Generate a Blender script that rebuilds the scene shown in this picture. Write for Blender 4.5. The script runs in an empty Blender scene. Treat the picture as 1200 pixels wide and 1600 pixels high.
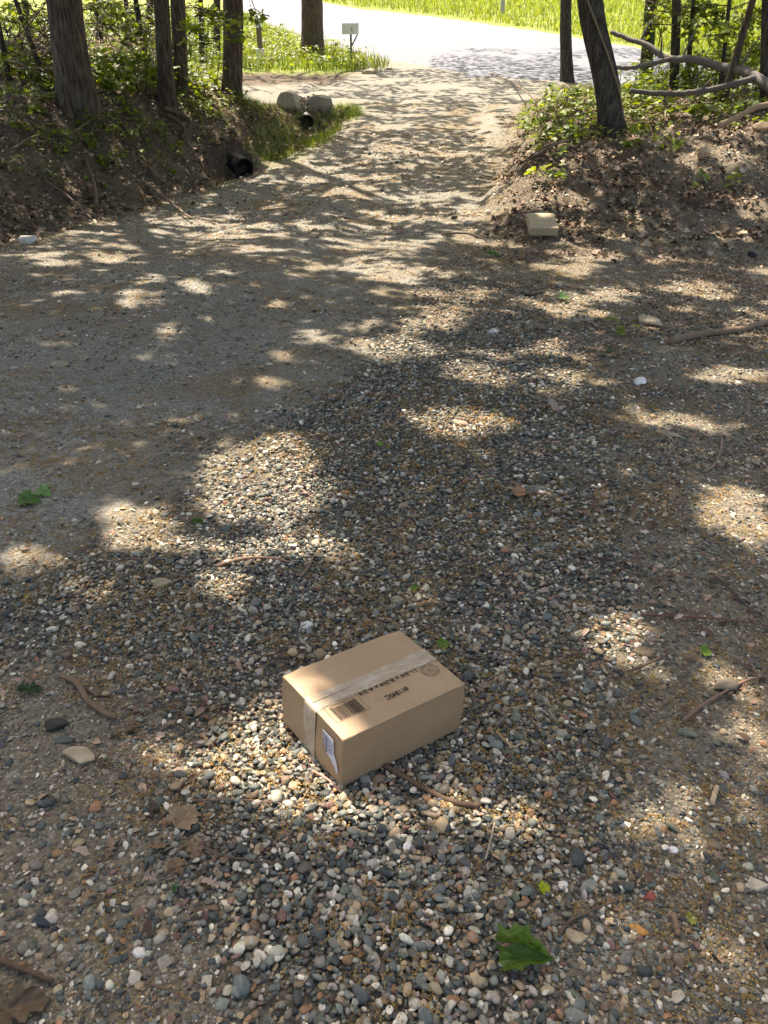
import bpy, bmesh, math, random
import numpy as np
from mathutils import Vector, Matrix

# ------------------------------------------------------------------ camera, world, sun
SC = bpy.context.scene
COL = SC.collection
F, PITCH = 1250.0, math.radians(33)
cam = bpy.data.cameras.new('camera')
cam.sensor_fit = 'VERTICAL'; cam.sensor_height = 24; cam.lens = F / 1600 * 24
cam.clip_start = .05; cam.clip_end = 2000
camo = bpy.data.objects.new('camera', cam); COL.objects.link(camo)
camo.location = (0, 0, 0); camo.rotation_euler = (math.pi/2 - PITCH, 0, 0)
SC.camera = camo
EL = math.radians(58)
S = np.array([-.35*math.cos(EL), .937*math.cos(EL), math.sin(EL)]); S /= np.linalg.norm(S)
W = bpy.data.worlds.new('World'); SC.world = W; W.use_nodes = True
wn = W.node_tree.nodes; wl = W.node_tree.links
bg = wn['Background']; sky = wn.new('ShaderNodeTexSky'); sky.sky_type = 'NISHITA'
sky.sun_disc = False; sky.dust_density = 3.0; sky.air_density = .8; sky.sun_elevation = EL; sky.sun_rotation = math.atan2(S[0], S[1])
wl.new(sky.outputs[0], bg.inputs[0]); bg.inputs[1].default_value = .128
sun = bpy.data.lights.new('sun', 'SUN'); sun.energy = 4.4; sun.angle = math.radians(.55); sun.color = (1, .955, .945)
suno = bpy.data.objects.new('sun', sun); COL.objects.link(suno)
suno.rotation_euler = Vector(S).to_track_quat('Z', 'Y').to_euler()
SC.view_settings.view_transform = 'Standard'; SC.view_settings.look = 'None'
SC.view_settings.gamma = 1; SC.view_settings.exposure = 1.70
SC.view_settings.use_white_balance = True; SC.view_settings.white_balance_temperature = 7700; SC.view_settings.white_balance_tint = 9
SC.cycles.max_bounces = 8; SC.cycles.use_denoising = True

rng = np.random.RandomState(7); random.seed(7)
sp, cp = math.sin(PITCH), math.cos(PITCH)

# ------------------------------------------------------------------ maths helpers
def sm(a, b, x):
    t = np.clip((x - a) / (b - a), 0, 1); return t*t*(3 - 2*t)
def hash2(i, j, k=0):
    n = (i.astype(np.int64)*374761393 + j.astype(np.int64)*668265263 + k*974634777) & 0xffffffff
    n = ((n ^ (n >> 13)) * 1274126177) & 0xffffffff
    return ((n ^ (n >> 16)) & 0xffff) / 65535.0
def vnoise(x, y, k=0):
    x = np.asarray(x, float); y = np.asarray(y, float)
    i = np.floor(x); j = np.floor(y); u = x-i; v = y-j
    u = u*u*(3-2*u); v = v*v*(3-2*v)
    return ((hash2(i, j, k)*(1-u) + hash2(i+1, j, k)*u)*(1-v) + (hash2(i, j+1, k)*(1-u) + hash2(i+1, j+1, k)*u)*v)
def fbm(x, y, k=0, o=4):
    s = 0; a = .5; t = 0
    for q in range(o):
        s = s + a*vnoise(np.asarray(x)*2**q, np.asarray(y)*2**q, k+q); t += a; a *= .5
    return s/t
def pchip(xs, ys):
    xs = np.array(xs, float); ys = np.array(ys, float); h = np.diff(xs); d = np.diff(ys)/h
    m = np.zeros(len(xs)); m[0] = d[0]; m[-1] = d[-1]
    for i in range(1, len(xs)-1):
        if d[i-1]*d[i] > 0:
            w1 = 2*h[i]+h[i-1]; w2 = h[i]+2*h[i-1]; m[i] = (w1+w2)/(w1/d[i-1]+w2/d[i])
    def f(x):
        x = np.asarray(x, float); xc = np.clip(x, xs[0], xs[-1])
        i = np.clip(np.searchsorted(xs, xc)-1, 0, len(xs)-2); t = (xc-xs[i])/h[i]
        return ((2*t**3-3*t**2+1)*ys[i] + (t**3-2*t**2+t)*h[i]*m[i] + (-2*t**3+3*t**2)*ys[i+1] + (t**3-t**2)*h[i]*m[i+1]
                + np.where(x < xs[0], m[0]*(x-xs[0]), 0))
    return f
prof = pchip([-6, 0, 2, 5, 7.5, 10, 12.5, 17, 21, 31, 46, 80, 120, 200, 420],
             [-.5, -1.164, -1.386, -1.71, -1.96, -2.13, -2.18, -2.10, -2.04, -1.93, -1.66, -.62, .3, 3, 6])
def hb(x, y):
    return prof(y) - .051*np.asarray(x)*(1-sm(5, 11, y))*(1-sm(3, 9, np.abs(x)))
def pixray(px, py):
    u = (px-600)/F; v = (py-800)/F
    return np.array([u, -v*sp + cp, -v*cp - sp])
def proj(x, y, z):
    f = y*cp - z*sp; f = np.where(f > .02, f, .02)
    v = (-z*cp - y*sp)/f
    return 600 + F*x/f, 800 + F*v
def cast(px, py, h):
    d = pixray(px, py); t = np.concatenate([np.arange(.3, 20, .01), np.arange(20, 300, .1)])
    g = t*d[2] - h(t*d[0], t*d[1]); k = np.argmax(g < 0)
    if g[k] >= 0: k = len(t)-1
    a = t[k-1] + (t[k]-t[k-1])*g[k-1]/(g[k-1]-g[k]+1e-9)
    return a*d
L_ = [cast(x, y, hb) for x, y in [(-250, 455), (0, 390), (150, 356), (250, 322), (352, 287), (405, 264), (455, 238), (520, 203), (570, 170)]]
XL_y = [-6, .3] + [p[1] for p in L_] + [19.5, 21.5, 27, 60]; XL_x = [-5.5, -4.8] + [p[0] for p in L_] + [-.9, -1.2, -.8, -.8]
R_ = [cast(x, y, hb) for x, y in [(-150, 1010), (0, 930), (150, 850), (300, 770), (430, 680), (560, 590), (650, 480), (712, 400), (745, 340), (768, 270), (795, 205), (815, 165)]]
XR_y = [-6, .3] + [p[1] for p in R_] + [23, 27, 60]; XR_x = [-1.4, -1.4] + [p[0] for p in R_] + [4.6, 6.2, 12]
def xl(y): return np.interp(y, XL_y, XL_x)
def xr(y): return np.interp(y, XR_y, XR_x)
def h(x, y):
    x = np.asarray(x, float); y = np.asarray(y, float)
    z = hb(x, y)
    n = fbm(x*.7, y*.7, 3); n2 = fbm(x*3.1, y*3.1, 11, 3)
    # left bank
    d = (xl(y) - x)*.85 + (n-.5)*.5
    H = np.interp(y, [0, 5, 8, 10, 12, 13.5, 15.5, 17, 18.5], [.8, 1.0, 1.2, 1.3, 1.3, 1.22, .98, .4, 0])
    z = z + H*(.78*sm(0, 1.75, d) + .22*sm(1.2, 4, d)) + (n2-.5)*.16*sm(.1, .8, d)*(y < 26)
    z = z - np.interp(y, [10, 11.5, 12.5, 16.5, 18], [0, .05, .3, .34, 0])*np.exp(-((xl(y)-x-.55)/.42)**2)
    # right mound
    e = x - xr(y) + (n-.5)*.5
    HM = np.interp(y, [7.4, 8.4, 9.3, 10.8, 12.5, 15, 18.5, 20], [0, .18, .42, .68, .8, .8, .1, 0])
    ramp = .82*sm(.0, .75, e) + .18*sm(.6, 3, e)
    z = z + HM*ramp + (n2-.5)*.12*sm(.0, .5, e)*sm(6.8, 8.2, y)*(y < 24)
    # gentle unevenness
    soilm = np.maximum(sm(0, .4, xl(y)-x), sm(0, .4, x-xr(y))*sm(7, 8.5, y))*(y < 20)*(y > 4)
    z = z + soilm*((fbm(x*6.5, y*6.5, 71, 3)-.5)*.10 + (np.abs(fbm(x*4.3, y*4.3, 75, 3)-.5))*-.16)
    z = z - .009*(1-sm(2.5, 5, y))
    near = 1-sm(6, 14, y)
    z = z + near*((fbm(x*1.3+7, y*1.3, 21)-.5)*.05*sm(.1, .6, np.hypot(x-.0, y-1.25)) )
    ind = sm(0, .5, x-xl(y))*sm(0, .5, xr(y)-x)*(1-sm(19, 24, y))
    tr = (np.exp(-((x-(xl(y)*.72+xr(y)*.28))/.3)**2) + np.exp(-((x-(xl(y)*.25+xr(y)*.75))/.3)**2))
    z = z - .035*tr*ind
    z = z + (n-.5)*.25*sm(18, 26, y)*(1-sm(60, 100, y))*0.4
    for cx, cy, hh, sg in PIPEB: z = z + hh*np.exp(-((x-cx)**2+(y-cy)**2)/(2*sg*sg))
    return z
_pa = cast(382, 263, hb); _pb = cast(480, 190, hb)
PIPEB = [(_pa[0]-.15, _pa[1]+.60, .50, .24), (_pb[0]-.05, _pb[1]+.85, .30, .34)]
def at(px, py): return cast(px, py, h)
def pix_at(px, py, dist):
    d = pixray(px, py); return d*(dist/d[1])
def poly_in(px, py, poly):
    r = np.zeros(np.shape(px), bool); n = len(poly)
    for i in range(n):
        x1, y1 = poly[i]; x2, y2 = poly[(i+1) % n]
        c = ((y1 > py) != (y2 > py)) & (px < (x2-x1)*(py-y1)/(y2-y1+1e-9)+x1); r ^= c
    return r
def ells(px, py, L):
    s = np.zeros(np.shape(px))
    for (cx, cy, rx, ry, *r) in L:
        a = math.radians(r[0]) if r else 0; amp = r[1] if len(r) > 1 else 1
        u = (px-cx)*math.cos(a) + (py-cy)*math.sin(a); v = -(px-cx)*math.sin(a) + (py-cy)*math.cos(a)
        s = np.maximum(s, amp*(1-sm(.7, 1.25, np.sqrt((u/rx)**2+(v/ry)**2))))
    return s

# ------------------------------------------------------------------ object helpers
def tag(o, label=None, cat=None, group=None, kind=None):
    if label: o['label'] = label
    if cat: o['category'] = cat
    if group: o['group'] = group
    if kind: o['kind'] = kind
    return o
def empty(name, loc=(0, 0, 0)):
    o = bpy.data.objects.new(name, None); o.empty_display_size = .1; o.location = loc; COL.objects.link(o); return o
def raw_mesh(name, V, faces, mat, col=None, smooth=True, parent=None, extra=None):
    """faces: list of (n,k) int arrays"""
    me = bpy.data.meshes.new(name)
    V = np.asarray(V, np.float32); faces = [np.asarray(f, np.int32) for f in faces if len(f)]
    me.vertices.add(len(V)); me.vertices.foreach_set('co', V.ravel())
    idx = np.concatenate([f.ravel() for f in faces]); tot = np.concatenate([np.full(len(f), f.shape[1], np.int32) for f in faces])
    st = np.concatenate([[0], np.cumsum(tot)[:-1]]).astype(np.int32)
    me.loops.add(len(idx)); me.loops.foreach_set('vertex_index', idx)
    me.polygons.add(len(tot)); me.polygons.foreach_set('loop_start', st); me.polygons.foreach_set('loop_total', tot)
    me.update(calc_edges=True)
    if smooth: me.polygons.foreach_set('use_smooth', np.ones(len(tot), bool))
    for nm, c in ([('Col', col)] if col is not None else []) + list((extra or {}).items()):
        a = me.attributes.new(nm, 'FLOAT_COLOR', 'POINT')
        c = np.asarray(c, np.float32)
        if c.shape[1] == 3: c = np.concatenate([c, np.ones((len(c), 1), np.float32)], 1)
        a.data.foreach_set('color', c.ravel())
    me.validate()
    if mat: me.materials.append(mat)
    o = bpy.data.objects.new(name, me); COL.objects.link(o)
    if parent: o.parent = parent
    return o
def rotm(yaw, pit, roll):
    cy, sy = np.cos(yaw), np.sin(yaw); cx, sx = np.cos(pit), np.sin(pit); cz, sz = np.cos(roll), np.sin(roll)
    o = np.zeros_like(yaw); l = o+1
    Rz = np.stack([cy, -sy, o, sy, cy, o, o, o, l], -1).reshape(-1, 3, 3)
    Rx = np.stack([l, o, o, o, cx, -sx, o, sx, cx], -1).reshape(-1, 3, 3)
    Ry = np.stack([cz, o, sz, o, l, o, -sz, o, cz], -1).reshape(-1, 3, 3)
    return Rz @ Rx @ Ry
class Bag:
    def __init__(s): s.V = []; s.F = {}; s.C = []; s.n = 0
    def add(s, V, F, C=None):
        V = np.asarray(V, float).reshape(-1, 3); s.V.append(V)
        for f in (F if isinstance(F, list) else [F]):
            f = np.asarray(f); s.F.setdefault(f.shape[1], []).append(f + s.n)
        C = np.ones((len(V), 3)) if C is None else np.broadcast_to(np.asarray(C, float), (len(V), 3))
        s.C.append(C); s.n += len(V)
    def scatter(s, protos, P, SC3, R, C):
        k = rng.randint(0, len(protos), len(P))
        for i, (v, f) in enumerate(protos):
            m = np.where(k == i)[0]
            if not len(m): continue
            X = v[None]*SC3[m][:, None, :]
            X = np.einsum('nij,nkj->nki', R[m], X) + P[m][:, None, :]
            Fx = (f[None] + (np.arange(len(m))*len(v))[:, None, None]).reshape(-1, f.shape[1])
            s.add(X.reshape(-1, 3), Fx, np.repeat(C[m], len(v), 0))
    def build(s, name, mat, parent=None, smooth=True):
        return raw_mesh(name, np.concatenate(s.V), [np.concatenate(f) for f in s.F.values()], mat, np.concatenate(s.C), smooth, parent)
def ico(sub):
    bm = bmesh.new(); bmesh.ops.create_icosphere(bm, subdivisions=sub, radius=1)
    v = np.array([q.co[:] for q in bm.verts]); f = np.array([[w.index for w in q.verts] for q in bm.faces]); bm.free(); return v, f
def pebble_protos(sub, n, planes=5, flat=.62, rough=.08):
    v0, f = ico(sub); out = []
    for i in range(n):
        v = v0.copy()
        v *= 1 + rough*(rng.rand(len(v), 1)-.5)
        for _ in range(planes + rng.randint(0, 4)):
            nn = rng.randn(3); nn /= np.linalg.norm(nn); c = rng.uniform(.62, .93)
            d = v @ nn; m = d > c; v[m] -= np.outer((d[m]-c)*.92, nn)
        v *= [1, rng.uniform(.68, .95), flat*rng.uniform(.75, 1.2)]
        out.append((v, f))
    return out
def tube(pts, rad, seg=8, closed=True):
    pts = np.asarray(pts, float); rad = np.broadcast_to(np.asarray(rad, float), (len(pts),))
    T = np.gradient(pts, axis=0); T /= np.linalg.norm(T, axis=1)[:, None]+1e-9
    up = np.array([0, 0, 1.]) if abs(T[0][2]) < .9 else np.array([1., 0, 0])
    V = []; a = np.arange(seg)*2*np.pi/seg
    N = np.cross(T[0], up); N /= np.linalg.norm(N)
    for i in range(len(pts)):
        N = N - T[i]*(N @ T[i]); N /= np.linalg.norm(N)+1e-9; B = np.cross(T[i], N)
        V.append(pts[i] + rad[i]*(np.cos(a)[:, None]*N + np.sin(a)[:, None]*B))
    V = np.concatenate(V); m = len(pts)
    i, j = np.meshgrid(np.arange(m-1), np.arange(seg), indexing='ij'); i = i.ravel(); j = j.ravel(); j2 = (j+1) % seg
    Fq = np.stack([i*seg+j, i*seg+j2, (i+1)*seg+j2, (i+1)*seg+j], 1)
    V = np.concatenate([V, pts[:1]-T[:1]*rad[0]*.3, pts[-1:]+T[-1:]*rad[-1]*.3]); c0 = m*seg; c1 = c0+1; jj = np.arange(seg)
    Ft = np.concatenate([np.stack([np.full(seg, c0), (jj+1) % seg, jj], 1), np.stack([np.full(seg, c1), (m-1)*seg+jj, (m-1)*seg+(jj+1) % seg], 1)])
    return V, [Fq, Ft]
def spline(P, n):
    P = np.asarray(P, float); m = len(P)
    if m == 2: return P[0] + (P[1]-P[0])*np.linspace(0, 1, n)[:, None]
    Q = np.concatenate([[2*P[0]-P[1]], P, [2*P[-1]-P[-2]]]); t = np.linspace(0, m-1-1e-6, n); i = t.astype(int); u = (t-i)[:, None]
    a, b, c, d = Q[i], Q[i+1], Q[i+2], Q[i+3]
    return .5*(2*b + (c-a)*u + (2*a-5*b+4*c-d)*u**2 + (3*b-a-3*c+d)*u**3)
def lin(*c): return np.array([((v/255+.055)/1.055)**2.4 if v > 10 else v/255/12.92 for v in c])

# ------------------------------------------------------------------ materials
def newmat(name, rough=.8, spec=.3):
    m = bpy.data.materials.new(name); m.use_nodes = True; nt = m.node_tree
    b = nt.nodes['Principled BSDF']; b.inputs['Roughness'].default_value = rough; b.inputs['Specular IOR Level'].default_value = spec
    return m, nt, b
def N(nt, t, **k):
    n = nt.nodes.new(t)
    for a, v in k.items(): setattr(n, a, v)
    return n
def lk(nt, a, b): nt.links.new(a, b)
def coords(nt, scale=(1, 1, 1), kind='Object'):
    t = N(nt, 'ShaderNodeTexCoord'); m = N(nt, 'ShaderNodeMapping'); m.inputs['Scale'].default_value = scale
    lk(nt, t.outputs[kind], m.inputs[0]); return m.outputs[0]
def noise(nt, vec, scale, detail=4, rough=.6):
    n = N(nt, 'ShaderNodeTexNoise'); n.inputs['Scale'].default_value = scale; n.inputs['Detail'].default_value = detail; n.inputs['Roughness'].default_value = rough
    if vec is not None: lk(nt, vec, n.inputs['Vector'])
    return n.outputs[0]
def ramp(nt, fac, stops):
    r = N(nt, 'ShaderNodeValToRGB'); lk(nt, fac, r.inputs[0]); e = r.color_ramp.elements
    while len(e) < len(stops): e.new(.5)
    for q, (p, c) in zip(e, stops): q.position = p; q.color = (*c, 1) if len(c) == 3 else c
    return r.outputs[0]
def mix(nt, fac, a, b, mode='MIX'):
    m = N(nt, 'ShaderNodeMix', data_type='RGBA', blend_type=mode)
    for s, v in ((m.inputs[0], fac), (m.inputs[6], a), (m.inputs[7], b)):
        if hasattr(v, 'links') or hasattr(v, 'node'): lk(nt, v, s)
        else: s.default_value = v if isinstance(v, (int, float)) else (*v, 1)[:4]
    return m.outputs[2]
def bump(nt, b, height, strength, dist, prev=None):
    n = N(nt, 'ShaderNodeBump'); n.inputs['Strength'].default_value = strength; n.inputs['Distance'].default_value = dist
    lk(nt, height, n.inputs['Height'])
    if prev is not None: lk(nt, prev, n.inputs['Normal'])
    lk(nt, n.outputs[0], b.inputs['Normal']); return n.outputs[0]
def attr(nt, name='Col'):
    a = N(nt, 'ShaderNodeAttribute'); a.attribute_name = name; return a

def mat_stone(name, vein=True, rough=.62):
    m, nt, b = newmat(name, rough, .35); c = coords(nt)
    a = attr(nt).outputs[0]; n1 = noise(nt, c, 160, 5, .7); n2 = noise(nt, c, 45, 3)
    col = mix(nt, 1.0, a, ramp(nt, n1, [(.25, (.62, .62, .62)), (.75, (1.35, 1.33, 1.28))]), 'MULTIPLY')
    col = mix(nt, ramp(nt, n2, [(.60, (0, 0, 0)), (.72, (.35, .35, .35))]), col, (.30, .28, .25))
    lk(nt, col, b.inputs['Base Color']); bump(nt, b, n1, .5, .002); return m
M_pebble = mat_stone('river_pebble_stone')
def mat_simple(name, rough=.7, nscale=30, amt=.35, bstr=.4, bdist=.003, spec=.3, stretch=(1, 1, 1)):
    m, nt, b = newmat(name, rough, spec); c = coords(nt, stretch); a = attr(nt).outputs[0]; n = noise(nt, c, nscale, 6, .65)
    lk(nt, mix(nt, 1.0, a, ramp(nt, n, [(.2, (1-amt,)*3), (.8, (1+amt,)*3)]), 'MULTIPLY'), b.inputs['Base Color'])
    bump(nt, b, n, bstr, bdist); return m
M_rock = mat_simple('rock', .85, 22, .5, .8, .012)
M_twig = mat_simple('twig_wood', .85, 60, .45, .8, .003)
M_drystuff = mat_simple('dry_leaf', .75, 40, .3, .3, .002)
M_catkin = mat_simple('catkin', .8, 200, .3, .2, .001)
M_plain = mat_simple('painted_or_metal', .5, 15, .12, .1, .001, .4)
def mat_leaf(name, trans=.42):
    m = bpy.data.materials.new(name); m.use_nodes = True; nt = m.node_tree; b = nt.nodes['Principled BSDF']
    b.inputs['Roughness'].default_value = .5; b.inputs['Specular IOR Level'].default_value = .35
    a = attr(nt).outputs[0]; n = noise(nt, coords(nt), 25, 3)
    c = mix(nt, 1.0, a, ramp(nt, n, [(.2, (.75,)*3), (.8, (1.2,)*3)]), 'MULTIPLY'); lk(nt, c, b.inputs['Base Color'])
    t = N(nt, 'ShaderNodeBsdfTranslucent'); lk(nt, mix(nt, 1.0, c, (1.7, 1.6, .5), 'MULTIPLY'), t.inputs[0])
    x = N(nt, 'ShaderNodeMixShader'); x.inputs[0].default_value = trans
    lk(nt, b.outputs[0], x.inputs[1]); lk(nt, t.outputs[0], x.inputs[2]); lk(nt, x.outputs[0], nt.nodes['Material Output'].inputs[0]); return m
M_leaf = mat_leaf('green_leaf'); M_grass = mat_leaf('grass_blade', .35)
def mat_bark(name, c1, c2, moss=0):
    m, nt, b = newmat(name, .9, .2); c = coords(nt, (1, 1, .12)); c2_ = coords(nt)
    v = noise(nt, c, 34, 6, .7); w = noise(nt, c2_, 6, 5)
    col = ramp(nt, v, [(.36, tuple(np.array(c1)*.7)), (.5, tuple(np.array(c1)*2)), (.66, c2)])
    col = mix(nt, ramp(nt, w, [(.45, (0, 0, 0)), (.75, (.5, .5, .5))]), col, (.12, .115, .095))
    if moss: col = mix(nt, ramp(nt, noise(nt, c2_, 3, 5), [(.42, (0, 0, 0)), (.6, (moss,)*3)]), col, (.07, .11, .02))
    lk(nt, col, b.inputs['Base Color']); bump(nt, b, v, 1.0, .03); return m
M_bark = mat_bark('furrowed_bark', (.042, .030, .021), (.20, .15, .11))
M_bark_dk = mat_bark('dark_bark', (.026, .021, .017), (.13, .105, .08))
M_bark_moss = mat_bark('ivy_bark', (.03, .03, .015), (.12, .11, .06), .8)

# ground material driven by painted zones of kinds of soil
def mat_ground():
    m, nt, b = newmat('soil_and_gravel', .92, .15)
    c = coords(nt); z = N(nt, 'ShaderNodeSeparateColor'); a = attr(nt, 'zone'); lk(nt, a.outputs[0], z.inputs[0])
    z2 = N(nt, 'ShaderNodeSeparateColor'); a2 = attr(nt, 'zone2'); lk(nt, a2.outputs[0], z2.inputs[0])
    nb = noise(nt, c, 2.2, 8, .62); nf = noise(nt, c, 38, 6, .7); nff = noise(nt, c, 240, 3, .6)
    def vor(s):
        v = N(nt, 'ShaderNodeTexVoronoi'); v.inputs['Scale'].default_value = s; lk(nt, c, v.inputs['Vector']); return v
    v1 = vor(130); v2 = vor(55)
    sand = ramp(nt, nf, [(.25, (.105, .083, .050)), (.5, (.19, .155, .098)), (.78, (.28, .235, .155))])
    sand = mix(nt, ramp(nt, nb, [(.35, (0,)*3), (.7, (.6,)*3)]), sand, (.15, .12, .085))
    sc = N(nt, 'ShaderNodeSeparateColor'); lk(nt, v1.outputs['Color'], sc.inputs[0])
    grit = ramp(nt, sc.outputs[0], [(0, (.045, .045, .039)), (.35, (.115, .11, .092)), (.6, (.18, .155, .108)), (.85, (.27, .245, .19)), (1, (.42, .39, .33))])
    drive = mix(nt, ramp(nt, nb, [(.35, (.22,)*3), (.65, (.6,)*3)]), (.23, .218, .182), grit)
    drive = mix(nt, .35, drive, mix(nt, 1.0, drive, ramp(nt, nf, [(.3, (.5,)*3), (.7, (1.5,)*3)]), 'MULTIPLY'))
    gs = mix(nt, .38, sand, grit)
    soil = ramp(nt, nf, [(.3, (.06, .044, .03)), (.55, (.12, .09, .063)), (.8, (.21, .165, .12))])
    field = ramp(nt, noise(nt, c, .55, 6, .7), [(.3, (.12, .155, .03)), (.5, (.18, .215, .045)), (.7, (.25, .26, .08))])
    under = ramp(nt, sc.outputs[0], [(0, (.045, .04, .03)), (.6, (.10, .088, .065)), (1, (.17, .15, .11))])
    col = mix(nt, z.outputs[2], gs, drive)
    cat = N(nt, 'ShaderNodeMath', operation='MULTIPLY'); lk(nt, z2.outputs[0], cat.inputs[0])
    lk(nt, ramp(nt, nff, [(.42, (0,)*3), (.55, (1,)*3)]), cat.inputs[1])
    col = mix(nt, cat.outputs[0], col, (.165, .11, .048))
    col = mix(nt, z2.outputs[1], col, under)
    col = mix(nt, z.outputs[0], col, soil)
    col = mix(nt, z.outputs[1], col, field)
    lk(nt, col, b.inputs['Base Color'])
    p = bump(nt, b, nf, .5, .02); vd = N(nt, 'ShaderNodeMath', operation='MULTIPLY'); vd.inputs[1].default_value = -1
    lk(nt, v1.outputs['Distance'], vd.inputs[0]); bump(nt, b, vd.outputs[0], .7, .006, p); return m
M_ground = mat_ground()
def mat_road():
    m, nt, b = newmat('pale_asphalt', .85, .3); c = coords(nt); n = noise(nt, c, 60, 4); n2 = noise(nt, c, .6, 5)
    col = ramp(nt, n, [(.3, (.105, .11, .122)), (.7, (.165, .17, .188))])
    lk(nt, mix(nt, ramp(nt, n2, [(.4, (0,)*3), (.7, (.4,)*3)]), col, (.18, .182, .195)), b.inputs['Base Color']); bump(nt, b, n, .3, .01); return m
M_road = mat_road()

# ------------------------------------------------------------------ ground and driveway and road
ORANGE = [(90, 470, 150, 35, -5, .9), (440, 320, 60, 12), (500, 410, 90, 20, -10, .6), (350, 600, 120, 22, -8, .7), (560, 520, 60, 18, 0, .6), (450, 690, 100, 30, -20, .7),
          (230, 395, 90, 14, 0, .7), (650, 250, 60, 30, 0, .5), (540, 300, 60, 12), (130, 520, 120, 20, 0, .5), (700, 190, 60, 20, 0, .5), (860, 800, 200, 60, 0, .35), (480, 560, 60, 18)]
def zones(x, y, z):
    px, py = proj(x, y, z); n = fbm(x*2.5, y*2.5, 40); nn = n-.5
    dl = xl(y)-x; e = x-xr(y)
    bank = sm(-.02, .3, dl+nn*.3)*(1-sm(22, 26, y)*0)
    bank = bank*(1-sm(17.3, 18.3, y+nn)*(1-sm(23, 24, y+nn)))      # the side track crosses here
    mound = sm(7.4, 9.6, y+nn*2.5)*sm(-.15, .25, e+nn*.3)
    soil = np.clip(np.maximum(bank, mound*.8), 0, 1)
    bright = ells(px, py, [(820, 215, 55, 30, -60, .7), (760, 330, 50, 30, -50, .8), (1120, 255, 120, 40, 0, .5)])
    soil = soil*(1-bright)
    fld = sm(26, 27, y + nn*1.5)*np.maximum(sm(-.9, -.3, -x-1.5+nn), sm(7, 8.5, x)) ; fld = np.maximum(fld, sm(40, 44, y))
    grn = ells(px, py, [(450, 215, 60, 40, -25, .5), (540, 175, 30, 15, 0, .5)])
    fld = np.clip(np.maximum(fld, grn), 0, 1)
    ind = sm(-.15, .25, x-xl(y)+nn*.3)*sm(-.2, .35, xr(y)-x+nn*.8)
    comp = np.maximum(ind, (y > 17)*(y < 26.5)*(x < 2)*1.)
    loose = dense_mask(px, py, nn)
    cat = np.clip(ells(px, py, ORANGE)*sm(.38, .56, fbm(x*6, y*6, 55)) + .55*sm(.55, .68, fbm(x*3, y*3, 56))*(y < 20), 0, .9)
    return np.stack([soil, fld, comp], 1), np.stack([cat, loose*.9, comp*0], 1)
DENSE = [(560, 640), (650, 540), (745, 470), (850, 590), (930, 760), (985, 900), (930, 1010), (900, 1130), (920, 1230), (840, 1340), (800, 1420), (740, 1480), (790, 1700), (480, 1700),
         (400, 1460), (380, 1330), (350, 1200), (290, 1080), (150, 1010), (-60, 1000), (-60, 970), (120, 920), (250, 850), (310, 780), (430, 720)]
def dense_mask(px, py, nn):
    w = hash2(np.floor(px*7), np.floor(py*7), 5)-.5; w2 = hash2(np.floor(px*7), np.floor(py*7), 9)-.5
    q = px + nn*240 + w*230*sm(0, 600, py); r = py + nn*130 + w2*120
    return poly_in(q, r, DENSE).astype(float)
ys = np.concatenate([np.linspace(-6, .4, 60, endpoint=False), .4*(18/.4)**np.linspace(0, 1, 420, endpoint=False), 18*(420/18)**np.linspace(0, 1, 130)])
u = np.linspace(-1, 1, 561); k = np.sign(u)*(np.abs(u)*.62 + 3.2*np.maximum(0, np.abs(u)-.8)**1.5*4)
def grid_obj(name, X, Y, Z, mat):
    n, m = X.shape; i, j = np.meshgrid(np.arange(n-1), np.arange(m-1), indexing='ij'); i = i.ravel(); j = j.ravel()
    Fq = np.stack([i*m+j, i*m+j+1, (i+1)*m+j+1, (i+1)*m+j], 1)
    x, y, z = X.ravel(), Y.ravel(), Z.ravel(); a, b = zones(x, y, z)
    return raw_mesh(name, np.stack([x, y, z], 1), [Fq], mat, None, True, None, {'zone': a, 'zone2': b})
Y = np.repeat(ys[:, None], len(k), 1); X = (np.abs(Y)+2.6)*k[None]; Z = h(X, Y)
drop = .03*sm(.1, .4, X-xl(Y))*sm(.1, .4, xr(Y)-X)*(Y > .0)*(Y < 26)
tag(grid_obj('ground', X, Y, Z-drop, M_ground), kind='structure')
yd = ys[(ys > .2) & (ys < 25.5)]; ud = np.linspace(0, 1, 300)
Yd = np.repeat(yd[:, None], 300, 1); Xd = xl(Yd)-.05 + (xr(Yd)-xl(Yd)+.1)*ud[None]
Zd = h(Xd, Yd) + .004 - .02*(1-sm(0, .12, np.minimum(Xd-xl(Yd)+.05, xr(Yd)+.05-Xd)))
tag(grid_obj('driveway', Xd, Yd, Zd, M_ground), kind='structure')
near_e = [(330, -8), (400, 32), (470, 62), (520, 78), (570, 90), (640, 104), (720, 118), (800, 128), (900, 133), (1000, 140), (1250, 160)]
far_e = [(330, -40), (480, 0), (560, 12), (640, 20), (740, 33), (820, 44), (880, 53), (940, 64), (1000, 74), (1100, 95), (1250, 124)]
A = spline([cast(x, y, hb) for x, y in near_e], 160); Bq = spline([cast(x, max(y, -12), hb) for x, y in far_e], 160)
t = np.linspace(0, 1, 40)[None, :, None]; G = A[:, None]*(1-t) + Bq[:, None]*t
G[..., 2] = h(G[..., 0], G[..., 1]) + .05 - .09*(np.abs(t[..., 0]-.5)*2)**8
tag(grid_obj('road', G[..., 0], G[..., 1], G[..., 2], M_road), kind='structure')

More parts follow.
